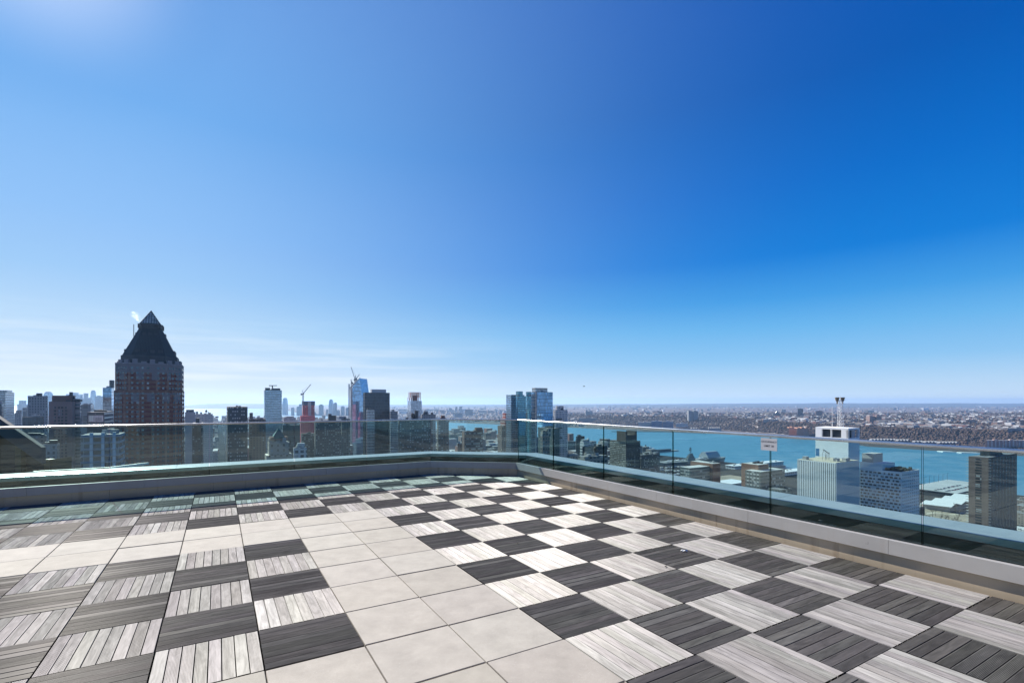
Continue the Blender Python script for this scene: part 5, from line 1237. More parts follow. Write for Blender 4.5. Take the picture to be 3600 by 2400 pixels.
# ================================================================ low city between the towers
def infill():
    rnd = random.Random(21)
    kinds = [("low red brick building in the streets far below", F_red, M_roof), ("low tan brick building in the streets far below", F_tan, M_roof), ("low grey building in the streets far below", F_grey, M_roofpale),
             ("low white building in the streets far below", F_white, M_roofpale), ("low brown building in the streets far below", F_brown, M_roof), ("low dark building in the streets far below", F_dark, M_roof)]
    protos = []
    for k, (lab, fm, rm) in enumerate(kinds):
        for v in range(3):
            w, d, h = [(22, 26, 17), (30, 28, 24), (26, 30, 52)][v]
            root = thing('city_building', lab.replace('low', ['low', 'middling', 'tall'][v]), 'building', (0, 0, GZ), 'small city buildings among the towers')
            p = [(-w/2, -d/2), (w/2, -d/2), (w/2, d/2), (-w/2, d/2)]
            m = MB(); m.prism(p, GZ, GZ + h); m.build('wall', fm, root)
            m = MB(); m.prism([(x * .96, y * .96) for x, y in p], GZ + h + .004, GZ + h + .06); m.build('roof', rm, root)
            m = MB(); m.box((w * 0.15, d * 0.1), 6, 5, GZ + h + .06, GZ + h + 4, ang=0); m.build('roof_house', fm, root)
            for q in range(3):
                m = MB(); m.box((rnd.uniform(-.35, .35) * w, rnd.uniform(-.4, -.1) * d), rnd.uniform(2, 5), rnd.uniform(2, 4), GZ + h + .06, GZ + h + rnd.uniform(1, 2.4), ang=0); m.build('roof_plant', M_conc if q else M_dark, root)
            if (k + v) % 3 == 0:
                m = MB(); m.cyl((-w * .3, d * .3), 1.8, 1.7, GZ + h + 2.5, GZ + h + 6, 10); m.cyl((-w * .3, d * .3), 1.9, .1, GZ + h + 6, GZ + h + 7.2, 10); m.cyl((-w * .3, d * .3), 1.2, 1.2, GZ + h, GZ + h + 2.5, 6); m.build('water_tank', M_tank, root)
            protos.append([root, (w, d, h), False])
    ycop = curve([(-200, 1690), (0, 1680), (382, 1655), (1036, 1622), (1519, 1592), (1800, 1590), (2112, 1640), (2355, 1690), (2697, 1730), (3232, 1830), (3600, 1900), (3800, 1950)])
    sx = [a for a, _ in shore_pts]; sy = [b_ for _, b_ in shore_pts]
    def inside(x, y):
        c = False; P = [(-12000, -1800)] + shore_pts; n = len(P)
        for a in range(n):
            (x0, y0), (x1, y1) = P[a], P[(a + 1) % n]
            if (y0 > y) != (y1 > y) and x < (x1 - x0) * (y - y0) / (y1 - y0) + x0: c = not c
        return c
    spots = []
    for a in range(-40, 40):
        for b_ in range(-10, 130):
            base = a * 260.0; vb = b_ * 74.0
            u = base + 22
            while u < base + 232:
                w = rnd.choice((24, 28, 33))
                for side in (0, 1):
                    c = U * (u + w / 2) + V * (vb + 14 + side * 31 + 3); x, y = c
                    if y < 250 or y > 4700: continue
                    px = 1800 + F * x / y
                    if not -60 < px < 4500: continue
                    out = px > 3640
                    if y < 0.6 * 152 * F / (ycop(px) - HY): continue
                    out = out or y < 0.88 * 152 * F / (ycop(px) - HY)
                    if not inside(x + 40, y): continue
                    if 3225 < px < 3590 or px >= 3590 and y > 820 or 2300 < px < 2430 and y > 1000: continue
                    if px > 2290 and px < 3230 and y > 800: continue
                    lowonly = 2290 < px < 3230
                    if any((x - h[0][0])**2 + (y - h[0][1])**2 < (h[1] + 18)**2 for h in HERO): continue
                    r_ = rnd.random(); v = 0 if r_ < .5 else 1 if r_ < (.92 if px > 1500 else .80) else 2
                    if lowonly: v = 0
                    spots.append((out, y, x, px, v, rnd.choice((0, 1, 2, 4, 4, 5)) if v == 2 else rnd.randrange(6), rnd.randrange(4)))
                u += w
    spots.sort()
    n_in = min(300, sum(1 for s_ in spots if not s_[0]))
    for (_o, y, x, px, v, k, q) in spots[:n_in]:
        pr = protos[k * 3 + v]
        if not pr[2]: o = pr[0]; pr[2] = True
        else: o = copy_tree(pr[0])
        o.location = (x, y, GZ); o.rotation_euler = (0, 0, TH + q * math.pi / 2)
    for pr in protos:
        if not pr[2]:
            for ch in list(pr[0].children): bpy.data.objects.remove(ch)
            bpy.data.objects.remove(pr[0])
    m = MB(); cols = []
    pal = [(0.24, 0.10, 0.075), (0.30, 0.25, 0.21), (0.27, 0.265, 0.265), (0.50, 0.49, 0.47), (0.20, 0.145, 0.125), (0.09, 0.08, 0.075)]
    for (_o, y, x, px, v, k, q) in spots[n_in:]:
        n0 = len(m.f); m.box((x, y), rnd.uniform(20, 30), rnd.uniform(18, 30), GZ, GZ + (16, 26, 48)[v] * rnd.uniform(.7, 1.2)); g = rnd.uniform(.6, 1.3)
        cols += [tuple(z_ * g for z_ in pal[k])] * (len(m.f) - n0 - 1) + [(.3 * g, .3 * g, .3 * g)]
    if m.f:
        o = m.build('distant_city_blocks', vcol_mat("distant_block_paint"), None); set_attr(o, cols); stuff(o)
    return len(spots)
infill()

# ================================================================ the far bank: towers, rows, houses, woods
P_brown = plain("far_brown_brick", (0.20, 0.12, 0.10), 0.9, 0, 0.15, 0.03)
F_fbrown = fc("far_brown_face", (0.22, 0.135, 0.11), (0.08, 0.08, 0.09), 6.0, 3.2, 0.5, 0.5, pb=0.1)
F_fpale = fc("far_pale_face", (0.40, 0.37, 0.34), (0.12, 0.14, 0.15), 6.0, 3.2, 0.5, 0.5, pb=0.1)
F_fdark = fc("far_dark_face", (0.10, 0.095, 0.10), (0.05, 0.06, 0.07), 6.0, 3.4, 0.5, 0.5, pb=0.05)
F_forange = fc("orange_brick_face", (0.50, 0.25, 0.15), (0.12, 0.10, 0.09), 5.0, 3.2, 0.4, 0.5, pb=0.1)
C_fblue = curtain("far_blue_glass", (0.02, 0.085, 0.20), (0.02, 0.06, 0.13), 6.0, 4.5, 0.12, 0.25, 0.0)
def bank(name, label, cat, xl, xr, yt, yb, Y=None, mat=F_fbrown, depth=None, group=None, ang=None, style='flat', roofmat=None):
    if Y is None:
        Y = 3000.0
        for _ in range(60): Y = 0.5 * Y + 0.5 * (HC - nj_height((xl + xr) / 2, Y)) * F / (yb - HY)
    x0, x1 = kx(xl) * Y, kx(xr) * Y; w = x1 - x0; d = depth or max(14, min(w * 0.5, 30)); zb = nj_height((xl + xr) / 2, Y) - 3; zt = zpx(yt, Y)
    root = thing(name, label, cat, ((x0 + x1) / 2, Y + d / 2, zb), group); p = [(x0, Y), (x1, Y), (x1 + d * kx(xr), Y + d), (x0 + d * kx(xl), Y + d)]
    c = ((x0 + x1) / 2 + d / 2 * kx((xl + xr) / 2), Y + d / 2)
    if style == 'flat':
        m = MB(); m.prism(p, zb, zt); m.build('wall', mat, root); m = MB(); m.prism([(c[0] + (a - c[0]) * .96, c[1] + (b_ - c[1]) * .9) for a, b_ in p], zt + .005, zt + .5); m.build('roof', roofmat or M_roof, root)
        m = MB(); m.box(c, w * .22, d * .3, zt + .5, zt + 4, ang=0); m.build('roof_house', mat, root)
    elif style == 'crenel':
        n = 3; h = zt - zb; m = MB(); m.prism(p, zb, zb + h * .86); m.build('wall', mat, root)
        for k in range(n):
            f0, f1 = (k + .12) / n, (k + .88) / n; q = lambda f, dd: (x0 + (x1 - x0) * f, Y + dd)
            m = MB(); m.prism([q(f0, 1), q(f1, 1), q(f1, d - 1), q(f0, d - 1)], zb + h * .86, zt - (0 if k == 1 else h * .05)); m.build('upper_wall', mat, root)
    elif style == 'slabs':
        n = 4
        for k in range(n):
            f0, f1 = k / n, (k + .82) / n; m = MB(); m.prism([(x0 + w * f0, Y + (k % 2) * 8), (x0 + w * f1, Y + (k % 2) * 8), (x0 + w * f1, Y + d), (x0 + w * f0, Y + d)], zb, zt - (k % 2) * (zt - zb) * .06); m.build('wall', mat, root)
        m = MB(); m.prism([(x0 + 1, Y + d * .4), (x1 - w * .05, Y + d * .4), (x1 - w * .05, Y + d * .7), (x0 + 1, Y + d * .7)], zb, zt - (zt - zb) * .1); m.build('link_wall', mat, root)
    elif style == 'dome':
        h = zt - zb; m = MB(); m.prism(p, zb, zb + h * .45); m.build('wall', mat, root)
        m = MB(); m.cyl(c, w * .18, w * .18, zb + h * .45, zb + h * .62, 12); m.cyl(c, w * .19, w * .10, zb + h * .62, zb + h * .82, 12); m.cyl(c, w * .03, w * .01, zb + h * .82, zt, 8); m.build('dome', mat, root)
        for f in (.12, .88):
            m = MB(); m.box((x0 + w * f, Y + d * .3), w * .1, w * .1, zb + h * .45, zb + h * .62, ang=0); m.cyl((x0 + w * f, Y + d * .3), w * .06, .1, zb + h * .62, zb + h * .75, 8); m.build('turret', mat, root)
    elif style == 'gables':
        n = max(3, int(round(w / 14))); h = zt - zb; m = MB(); m.prism(p, zb, zb + h * .74, top=True); m.build('wall', mat, root)
        for k in range(n):
            a, b_ = x0 + w * k / n, x0 + w * (k + 1) / n; z0_ = zb + h * .74; mid = (a + b_) / 2; m = MB()
            m.quad([(a, Y - .4, z0_), (b_, Y - .4, z0_), (mid, Y - .4, zt)]); m.quad([(b_, Y + d, z0_), (a, Y + d, z0_), (mid, Y + d, zt)])
            m.quad([(b_, Y - .4, z0_), (b_, Y + d, z0_), (mid, Y + d, zt), (mid, Y - .4, zt)]); m.quad([(a, Y + d, z0_), (a, Y - .4, z0_), (mid, Y - .4, zt), (mid, Y + d, zt)])
            m.build('gable_roof', roofmat or M_roof, root)
    return root
bank('apartment_tower', 'pair of pale slab towers across the river, right of the striped tower', 'building', X4(1670), X4(1770), Y4(520), Y4(605), 4700, F_fpale, style='slabs')
bank('apartment_block', 'long dark apartment block low on the far bank under the pale slab towers', 'building', X4(1585), X4(1822), Y4(618), Y4(690), 4150, F_fdark)
bank('apartment_block', 'dark block on the far bank left of the twin glass towers, wide and flat', 'building', X4(130), X4(226), Y4(506), Y4(590), 6200, F_fdark)
bank('apartment_tower', 'grey tower on the far bank close above the rail left of the red brick tower', 'building', X4(0), X4(96), Y4(552), Y4(640), 5200, F_far)
for (a_, b_, y_, w_) in ((1925, 1965, 672, 'leftmost'), (1966, 1990, 690, 'second from the left'), (2008, 2038, 656, 'third from the left'), (2058, 2094, 652, 'rightmost')):
    bank('far_tower', w_ + ' of four pale towers together across the river above the terrace corner', 'building', X3(a_), X3(b_), Y2(y_), Y2(740), 7200, F_fpale, group='four pale towers across the river')
bank('apartment_block', 'brown paired apartment block on the far plateau left of the clustered round towers', 'building', X5(720), X5(832), Y5(346), Y5(382), None, F_fbrown)
bank('apartment_tower', 'cluster of tall grey ribbed towers on the far plateau, centre of the far bank', 'building', X5(1170), X5(1303), Y5(336), Y5(448), None, F_far, style='slabs')
bank('apartment_block', 'pale tan block at the foot of the grey ribbed towers on the cliff', 'building', X5(1118), X5(1238), Y5(442), Y5(480), None, F_fpale)
bank('office_block', 'tan and glass office block at the left end of the blue waterfront offices', 'building', X5(525), X5(690), Y5(488), Y5(565), None, F_fpale, 50)
bank('office_block', 'dark blue glass office block on the far waterfront, left one', 'building', X5(692), X5(832), Y5(474), Y5(570), None, C_fblue, 60)
bank('office_block', 'dark blue glass office block on the far waterfront, right one', 'building', X5(836), X5(975), Y5(480), Y5(568), None, C_fblue, 60)
bank('office_block', 'white low building right of the blue waterfront offices', 'building', X5(1008), X5(1160), Y5(502), Y5(548), None, F_white, 30)
for k, (a_, b_, t_, bt) in enumerate(((1090, 1200, 550, 596), (1204, 1300, 556, 600), (1306, 1420, 560, 606), (1426, 1590, 552, 600), (1010, 1085, 558, 590))):
    bank('row_houses', ['first row of brick townhouses by the far shore, left of centre', 'second row of townhouses by the far shore', 'third row of townhouses by the far shore with pale fronts', 'longest brown row of townhouses by the far shore', 'short row of townhouses below the white low building'][k], 'row of houses', X5(a_), X5(b_), Y5(t_), Y5(bt), None, F_fbrown if k % 2 == 0 else F_fpale, 22, style='gables' if k % 2 else 'flat', group='rows of townhouses along the far shore')
def stack(label, px0, px1, yt, yb, Y):
    x = kx((px0 + px1) / 2) * Y; r_ = (kx(px1) - kx(px0)) * Y / 2; zb = WZ; root = tag(None, '', '') if False else None
    m = MB(); m.cyl((x, Y), r_ * 1.25, r_ * .9, zb, zpx(yt, Y), 12); o = m.build('smokestack', M_conc); tag(o, label, 'chimney')
stack('tall thin smokestack on the far plain, left of centre', X5(412), X5(421), Y5(263), Y5(355), 9000)
stack('shorter smokestack beside the tall one on the far plain', X5(447), X5(453), Y5(308), Y5(355), 9000)
bank('apartment_tower', 'orange brick stepped tower at the far shore, left of the pair', 'building', X6(566), X6(655), Y6(422), Y6(524), None, F_forange, style='crenel')
bank('apartment_tower', 'wider orange brick stepped tower at the far shore, right of the pair', 'building', X6(660), X6(800), Y6(428), Y6(534), None, F_forange, style='crenel')
bank('apartment_tower', 'dark rectangular tower standing alone on the far plateau left of the antenna mast', 'building', X6(668), X6(730), Y6(216), Y6(306), None, F_fdark)
bank('apartment_tower', 'grey brown slab on the far plateau between the dark tower and the antenna mast', 'building', X6(876), X6(954), Y6(240), Y6(298), None, F_fbrown)
bank('church', 'domed church with turrets on the far plateau skyline', 'church', X6(385), X6(472), Y6(234), Y6(300), None, F_fdark, style='dome')
bank('apartment_block', 'left tan apartment block of two on the edge of the far cliff', 'building', X6(272), X6(354), Y6(338), Y6(378), None, F_fpale)
bank('apartment_block', 'right tan apartment block of two on the edge of the far cliff', 'building', X6(374), X6(438), Y6(342), Y6(380), None, F_fpale)
bank('apartment_block', 'brown ribbed apartment block right of the antenna mast on the plateau', 'building', X6(1495), X6(1650), Y6(297), Y6(378), None, F_fbrown, style='slabs')
bank('office_block', 'white block with blue panel beside the brown ribbed apartment block', 'building', X6(1628), X6(1712), Y6(352), Y6(384), 3050, F_white)
bank('office_block', 'dark low block right of the white block with blue panel', 'building', X6(1690), X6(1782), Y6(348), Y6(384), 3120, F_fdark)
bank('apartment_block', 'yellow tan block on the plateau right behind the antenna mast', 'building', X6(1280), X6(1350), Y6(342), Y6(364), None, F_fpale)
bank('apartment_tower', 'left brown tower of the far pair beyond the plateau at right', 'building', X7(905), X7(966), Y7(126), Y7(186), 6000, F_fbrown)
bank('apartment_block', 'low brown link between the far pair of brown towers', 'building', X7(967), X7(1030), Y7(156), Y7(186), 6050, F_fbrown)
bank('apartment_tower', 'right brown tower of the far pair beyond the plateau at right', 'building', X7(1031), X7(1101), Y7(128), Y7(188), 6000, F_fbrown)
bank('apartment_tower', 'dark red tower at the right edge of the photo on the plateau', 'building', X7(1530), X7(1640), Y7(216), Y7(300), None, F_fbrown)
bank('apartment_block', 'pink brown block on the plateau below the far brown towers', 'building', X7(1016), X7(1090), Y7(214), Y7(252), None, F_fbrown)
bank('apartment_block', 'tan block with flat roof on the plateau at right', 'building', X7(1380), X7(1450), Y7(230), Y7(258), None, F_fpale)
bank('apartment_block', 'long grey apartment block on the edge of the cliff at far right', 'building', X7(1406), X7(1600), Y7(300), Y7(348), None, F_far)
for k, (a_, b_, t_, t2, bt) in enumerate(((36, 300, 404, 0, 452), (303, 430, 410, 0, 462), (470, 574, 424, 0, 470), (578, 715, 428, 0, 476), (720, 918, 432, 0, 486))):
    bank('row_houses', ['long row of gabled brick townhouses under the wooded cliff, leftmost of the row', 'gabled townhouses under the cliff, second row from the left', 'short gabled townhouse row under the cliff, third from the left', 'gabled townhouse row under the cliff beside the blue awning, fourth from the left', 'gabled townhouse row under the cliff with orange end house'][k], 'row of houses', X7(a_), X7(b_), Y7(t_), Y7(bt), None, F_fbrown, 16, style='gables', roofmat=plain("slate_roof", (0.16, 0.17, 0.18), 0.7), group='gabled rows under the wooded cliff')
for k, (a_, b_) in enumerate(((1190, 1365), (1368, 1500), (1504, 1680))):
    bank('apartment_block', ['white and brick condominium block at the water at far right, left one', 'white and brick condominium block at the water at far right, middle one', 'white and brick condominium block cut by the right edge of the photo'][k], 'building', X7(a_), X7(b_), Y7(422), Y7(514), None, fc("white_brick_condo", (0.30, 0.17, 0.14), (0.50, 0.48, 0.45), 14.0, 3.4, 0.35, 0.6, pb=0.3, grough=0.6), 24, group='condominium blocks at the far right shore')

def houses():
    rnd = random.Random(5); pal = [(0.50, 0.49, 0.48), (0.28, 0.27, 0.27), (0.19, 0.165, 0.15), (0.19, 0.09, 0.075), (0.24, 0.15, 0.12), (0.58, 0.57, 0.56), (0.11, 0.10, 0.10), (0.24, 0.21, 0.18)]
    roofs = [(0.12, 0.12, 0.125), (0.20, 0.20, 0.21), (0.12, 0.085, 0.075), (0.40, 0.40, 0.40)]
    M_h = vcol_mat("house_paint")
    def shape(m, cols, c, ang, w, d, h, wc, rc, gable, zb):
        a = np.array([math.cos(ang), math.sin(ang)]); b_ = np.array([-a[1], a[0]]); c = np.array(c); P = [tuple(c + a * x + b_ * y) for x, y in ((-w/2, -d/2), (w/2, -d/2), (w/2, d/2), (-w/2, d/2))]
        n0 = len(m.f); m.prism(P, zb, zb + h, top=not gable)
        cols += [wc] * 4 + ([] if gable else [rc])
        if gable:
            r0 = (*( (np.array(P[0]) + P[3]) / 2), zb + h + d * .38); r1 = (*((np.array(P[1]) + P[2]) / 2), zb + h + d * .38); z = zb + h; q = lambda p: (p[0], p[1], z)
            m.quad([q(P[0]), q(P[1]), r1, r0]); m.quad([q(P[2]), q(P[3]), r0, r1]); m.quad([q(P[1]), q(P[2]), r1]); m.quad([q(P[3]), q(P[0]), r0]); cols += [rc, rc, wc, wc]
    spots = []
    while len(spots) < 8000:
        px = rnd.uniform(1330, 4400); Yc = Y_cliff(px) + (170 if Y_cliff(px) < 3000 else 430)
        t_ = rnd.random() ** 2.1; Y = Yc * (1 + t_ * 1.9) if px > 2050 else Yc * (0.62 + t_ * 1.2)
        if Y > (9500 if px < 1900 else 6000) or Y < Y_shore(px) + 120: continue
        # streets leave gaps, parks leave patches
        if math.sin(px * 0.013 + Y * 0.004) * math.sin(Y * 0.0021 - px * .004) > 0.55: continue
        spots.append((Y, px))
    for _ in range(750):
        spots.append((rnd.uniform(6500, 15500), rnd.uniform(1330, 4400)))
    spots.sort(key=lambda s_: (s_[1] > 3640, s_[0]))
    big = spots[:300]; rest = spots[300:]
    protos = []
    for k in range(10):
        g = k < 7; m = MB(); cols = []; shape(m, cols, (0, 0), 0, rnd.uniform(11, 18), rnd.uniform(9, 13), rnd.uniform(6, 9), pal[k % 8], roofs[k % 4], g, 0)
        o = m.build('house', M_h); set_attr(o, cols); protos.append([o, False, ("gable roofed" if g else "flat roofed") + ' house on the plateau above the far cliff, ' + ['white', 'light grey', 'brown grey', 'red', 'reddish tan', 'bright white', 'dark', 'tan', 'white', 'grey'][k] + ' walls'])
        tag(o, protos[-1][2], 'house', 'houses on the far plateau')
    for n, (Y, px) in enumerate(big):
        pr = protos[n % 10]
        if not pr[1]: o = pr[0]; pr[1] = True
        else: o = pr[0].copy(); COL.objects.link(o)
        o.location = (kx(px) * Y, Y, nj_height(px, Y) - .5); o.rotation_euler = (0, 0, rnd.choice((0.4, 0.4 + math.pi / 2)) + rnd.uniform(-.1, .1))
    m = MB(); cols = []
    for (Y, px) in rest:
        s_ = rnd.uniform(.8, 1.5) * (1.0 if Y < 7000 else 2.2); gg = rnd.uniform(.75, 1.15); bigb = rnd.random() < .06
        shape(m, cols, (kx(px) * Y, Y), rnd.choice((0.4, 0.4 + math.pi / 2)), (rnd.uniform(28, 60) if bigb else rnd.uniform(10, 17)) * s_, (18 if bigb else rnd.uniform(9, 13)) * s_, (14 if bigb else rnd.uniform(5, 9)) * s_, tuple(x * gg for x in rnd.choice(pal + pal[2:5] + pal[6:])), rnd.choice(roofs), rnd.random() < .55 and not bigb, nj_height(px, Y) - 1)
    o = m.build('distant_town', M_h); set_attr(o, cols); stuff(o)
houses()
def woods():
    rnd = random.Random(9); V_, F2, C2 = [], [], []
    def clump(x, y, z, r_, h, col):
        n0 = len(V_); k = 5; V_.append((x, y, z + h))
        for q in range(k): an = 2*math.pi*(q + rnd.random()*.5)/k; V_.append((x + r_*math.cos(an)*rnd.uniform(.7, 1.2), y + r_*math.sin(an)*rnd.uniform(.7, 1.2), z + h * rnd.uniform(.4, .75)))
        for q in range(k): an = 2*math.pi*q/k; V_.append((x + r_*.5*math.cos(an), y + r_*.5*math.sin(an), z - 1))
        for q in range(k):
            g1 = rnd.uniform(.88, 1.15); a, b_ = n0 + 1 + q, n0 + 1 + (q + 1) % k; F2.append((n0, a, b_)); C2.append(tuple(c * g1 for c in col)); F2.append((a, a + k, b_ + k, b_)); C2.append(tuple(c * g1 * .9 for c in col))
    for n in range(25000):
        px = rnd.uniform(1900, 4450); yc = Y_cliff(px); w = 150 if yc < 3000 else 420
        Y = yc + w * rnd.uniform(-.35, 1.25) if rnd.random() < .5 else yc + w + rnd.random() ** 1.3 * 3400
        if Y < Y_shore(px) + 60: continue
        s_ = rnd.uniform(.7, 1.4); col = rnd.choice(((0.055, 0.036, 0.029), (0.066, 0.043, 0.033), (0.042, 0.029, 0.025), (0.078, 0.053, 0.039)))
        clump(kx(px) * Y, Y, nj_height(px, Y) - .5, 5.5 * s_, 10 * s_, col)
    me = bpy.data.meshes.new('bare_woodland'); me.from_pydata(V_, [], F2); me.materials.append(vcol_mat("bare_branches", 0.95))
    o = bpy.data.objects.new('bare_woodland', me); COL.objects.link(o); set_attr(o, C2); stuff(o)
woods()

# ================================================================ the waterfront on the near side
M_white = plain("white_paint", (0.62, 0.63, 0.63), 0.5, 0, 0.08, 0.2)
M_pier = plain("pier_concrete", (0.25, 0.25, 0.24), 0.9, 0, 0.2, 0.05)
M_hull = plain("warship_grey", (0.13, 0.155, 0.165), 0.6, 0.1, 0.15, 0.1)
M_tan = plain("dry_winter_ground", (0.24, 0.20, 0.15), 0.95, 0, 0.3, 0.03)
def aligned(c, du, dv, z0, z1, name, mat, root, ang=None):
    m = MB(); m.box(c, du, dv, z0, z1, ang=ang); return m.build(name, mat, root)
def carrier():
    c = np.array([kx(2440) * 1400, 1400.0]); zd = WZ + 17.0
    root = thing('aircraft_carrier', 'grey museum aircraft carrier moored at its pier with mast bristling above', 'ship', (c[0], c[1], WZ))
    L, W = 262.0, 30.0; a, b_ = U, V
    pl_ = [(-L/2, -W/2), (L*.36, -W/2), (L/2, -W*.12), (L/2, W*.12), (L*.36, W/2), (-L/2, W/2)]
    P = [tuple(c + a * x + b_ * y) for x, y in pl_]; P0 = [tuple(c + a * x * .96 + b_ * y * .7) for x, y in pl_]
    m = MB(); m.frustum(P0, WZ - 1, P, zd); m.build('hull', M_hull, root)
    m = MB(); m.prism([tuple(c + a * x * 1.01 + b_ * y * 1.22) for x, y in pl_], zd + .01, zd + 1.2, bottom=True); m.build('flight_deck', plain("flight_deck_grey", (0.17, 0.18, 0.185), 0.8, 0, 0.2, 0.05), root)
    ci = c + a * -28 + b_ * -11; zi = zd + 1.2
    for (du, dv, h0, h1) in ((30, 8, 0, 7), (24, 7, 7, 12), (17, 6, 12, 16), (10, 5, 16, 19)): aligned(ci, du, dv, zi + h0, zi + h1 - .01, 'island_deck', M_hull, root)
    m = MB(); m.cyl(ci + a * 6, 3.0, 2.4, zi + 12, zi + 20, 12); m.build('funnel', M_hull, root)
    m = MB(); m.beam((*ci, zi + 19), (*ci, zi + 37), 1.1)
    for h in (24, 28, 32): m.beam((*(ci - a * 5), zi + h), (*(ci + a * 5), zi + h), .7)
    m.beam((*(ci - a * 3), zi + 26), (*(ci - a * 3), zi + 33), .5); m.beam((*(ci + a * 4), zi + 24), (*(ci + a * 4), zi + 31), .5); m.box(ci, 5, 3, zi + 33, zi + 34.5); m.box(ci - a * 3, 4, 2, zi + 28.5, zi + 30); m.build('radar_mast', M_dark, root)
    # arched tent pavilion on the aft deck
    M_tent = plain("tent_fabric", (0.34, 0.38, 0.40), 0.5, 0, 0.06)
    ct = c + a * 66; m = MB(); n = 9; prof = [(-W*.55 + W*1.1*k/n, 3 + 17 * math.sin(math.pi * (k) / n) ** .7) for k in range(n + 1)]
    x0, x1 = -27, 27
    for k in range(n):
        (y0, h0), (y1, h1) = prof[k], prof[k+1]; q = lambda x, y, h: (*(ct + a * x + b_ * y), zi + h)
        m.quad([q(x0, y0, h0), q(x0, y1, h1), q(x1, y1, h1), q(x1, y0, h0)])
    for x in (x0, x1): m.quad([(*(ct + a * x + b_ * y), zi + h) for y, h in prof])
    pav = m.build('tent_pavilion', M_tent, root)
    for k in range(12):
        y = -W*.5 + 0; x = x0 + (x1 - x0) * k / 11; m = MB(); m.beam((*(ct + a * x + b_ * (-W*.56)), zi), (*(ct + a * x + b_ * (-W*.56)), zi + 5), .5); m.build('tent_post', M_white, pav)
    # pier alongside
    cp = c - b_ * 42 - a * 20
    pr_ = thing('pier', 'concrete pier alongside the aircraft carrier, crowded with small white boats and trucks', 'pier', (cp[0], cp[1], WZ))
    aligned(cp, 250, 26, WZ - 1, WZ + 3.2, 'pier_deck', M_pier, pr_)
    rnd = random.Random(4)
    return c, a, b_, zi, cp
cc_, ca_, cb_, cz_, cp_ = carrier()
def jet(label, c, z, ang):
    root = thing('parked_jet', label, 'aircraft', (c[0], c[1], z), 'retired aircraft on the carrier and pier'); a = np.array([math.cos(ang), math.sin(ang)]); b_ = np.array([-a[1], a[0]]); c = np.array(c)
    q = lambda x, y, h: (*(c + a * x + b_ * y), z + h)
    m = MB(); m.beam(q(-8, 0, 2), q(6, 0, 2), 1.6); ring = [q(6, -.8, 1.2), q(6, .8, 1.2), q(6, .8, 2.8), q(6, -.8, 2.8)]
    for k in range(4): m.quad([ring[k], ring[(k+1) % 4], q(10, 0, 1.8)])
    m.build('fuselage', M_white, root)
    for s_ in (-1, 1):
        m = MB(); t = [q(2, s_ * .8, 1.9), q(-6, s_ * .8, 1.9), q(-7, s_ * 6, 1.9), q(-5, s_ * 6, 1.9)]; m.quad(t); m.quad([(x, y, h + .25) for x, y, h in t][::-1]); m.build('wing', M_white, root)
    m = MB(); m.quad([q(-8, 0, 2.6), q(-4.5, 0, 2.6), q(-7, 0, 6), q(-9, 0, 6)]); m.build('tail_fin', M_white, root)
    m = MB(); m.beam(q(3, 0, 0), q(3, 0, 1.3), .3); m.beam(q(-3, 1, 0), q(-3, 1, 1.3), .3); m.beam(q(-3, -1, 0), q(-3, -1, 1.3), .3); m.build('landing_gear', M_dark, root)
    return root
rj = random.Random(8)
j0 = jet('small white retired aircraft parked on the carrier deck and pier', cc_ + ca_ * -70 + cb_ * 4, cz_, 1.0)
for k in range(11):
    o = copy_tree(j0); p = cc_ + ca_ * rj.choice((rj.uniform(-120, -45), rj.uniform(0, 36))) + cb_ * rj.uniform(-13, 13); o.location = (p[0], p[1], cz_); o.rotation_euler = (0, 0, rj.uniform(0, 6))
def car_proto(label, col, group, n):
    root = thing('parked_car', label, 'car', (0, 0, 0), group); M_c = plain("car_paint_" + n, col, 0.35, 0.1, 0.05)
    m = MB(); m.prism([(-2.2, -.9), (2.2, -.9), (2.2, .9), (-2.2, .9)], .35, .85, bottom=True); m.build('body', M_c, root)
    m = MB(); m.frustum([(-1.7, -.85), (1.0, -.85), (1.0, .85), (-1.7, .85)], .85, [(-1.3, -.7), (.4, -.7), (.4, .7), (-1.3, .7)], 1.45); m.build('cabin', W_dark, root)
    for sx in (-1.35, 1.35):
        for sy in (-.82, .82):
            m = MB(); ring = [(sx + .33 * math.cos(2*math.pi*k/10), .33 + .33 * math.sin(2*math.pi*k/10)) for k in range(10)]
            f0 = [(x, sy - .11, z) for x, z in ring]; f1 = [(x, sy + .11, z) for x, z in ring]
            for k in range(10): m.quad([f0[k], f0[(k+1) % 10], f1[(k+1) % 10], f1[k]])
            m.quad(f0[::-1]); m.quad(f1); m.build('wheel', M_dark, root)
    return root
cars = [car_proto(lb + ' car parked in the waterfront lots', c, 'cars parked in the waterfront lots', lb) for lb, c in (('white', (.7, .7, .7)), ('black', (.02, .02, .02)), ('silver', (.4, .41, .42)), ('red', (.35, .03, .03)))]
used_c = [False] * 4
def park(p, z, ang):
    k = rj.choice((0, 0, 1, 2, 2, 3))
    if used_c[k]: o = copy_tree(cars[k])
    else: o = cars[k]; used_c[k] = True
    o.location = (p[0], p[1], z); o.rotation_euler = (0, 0, ang)
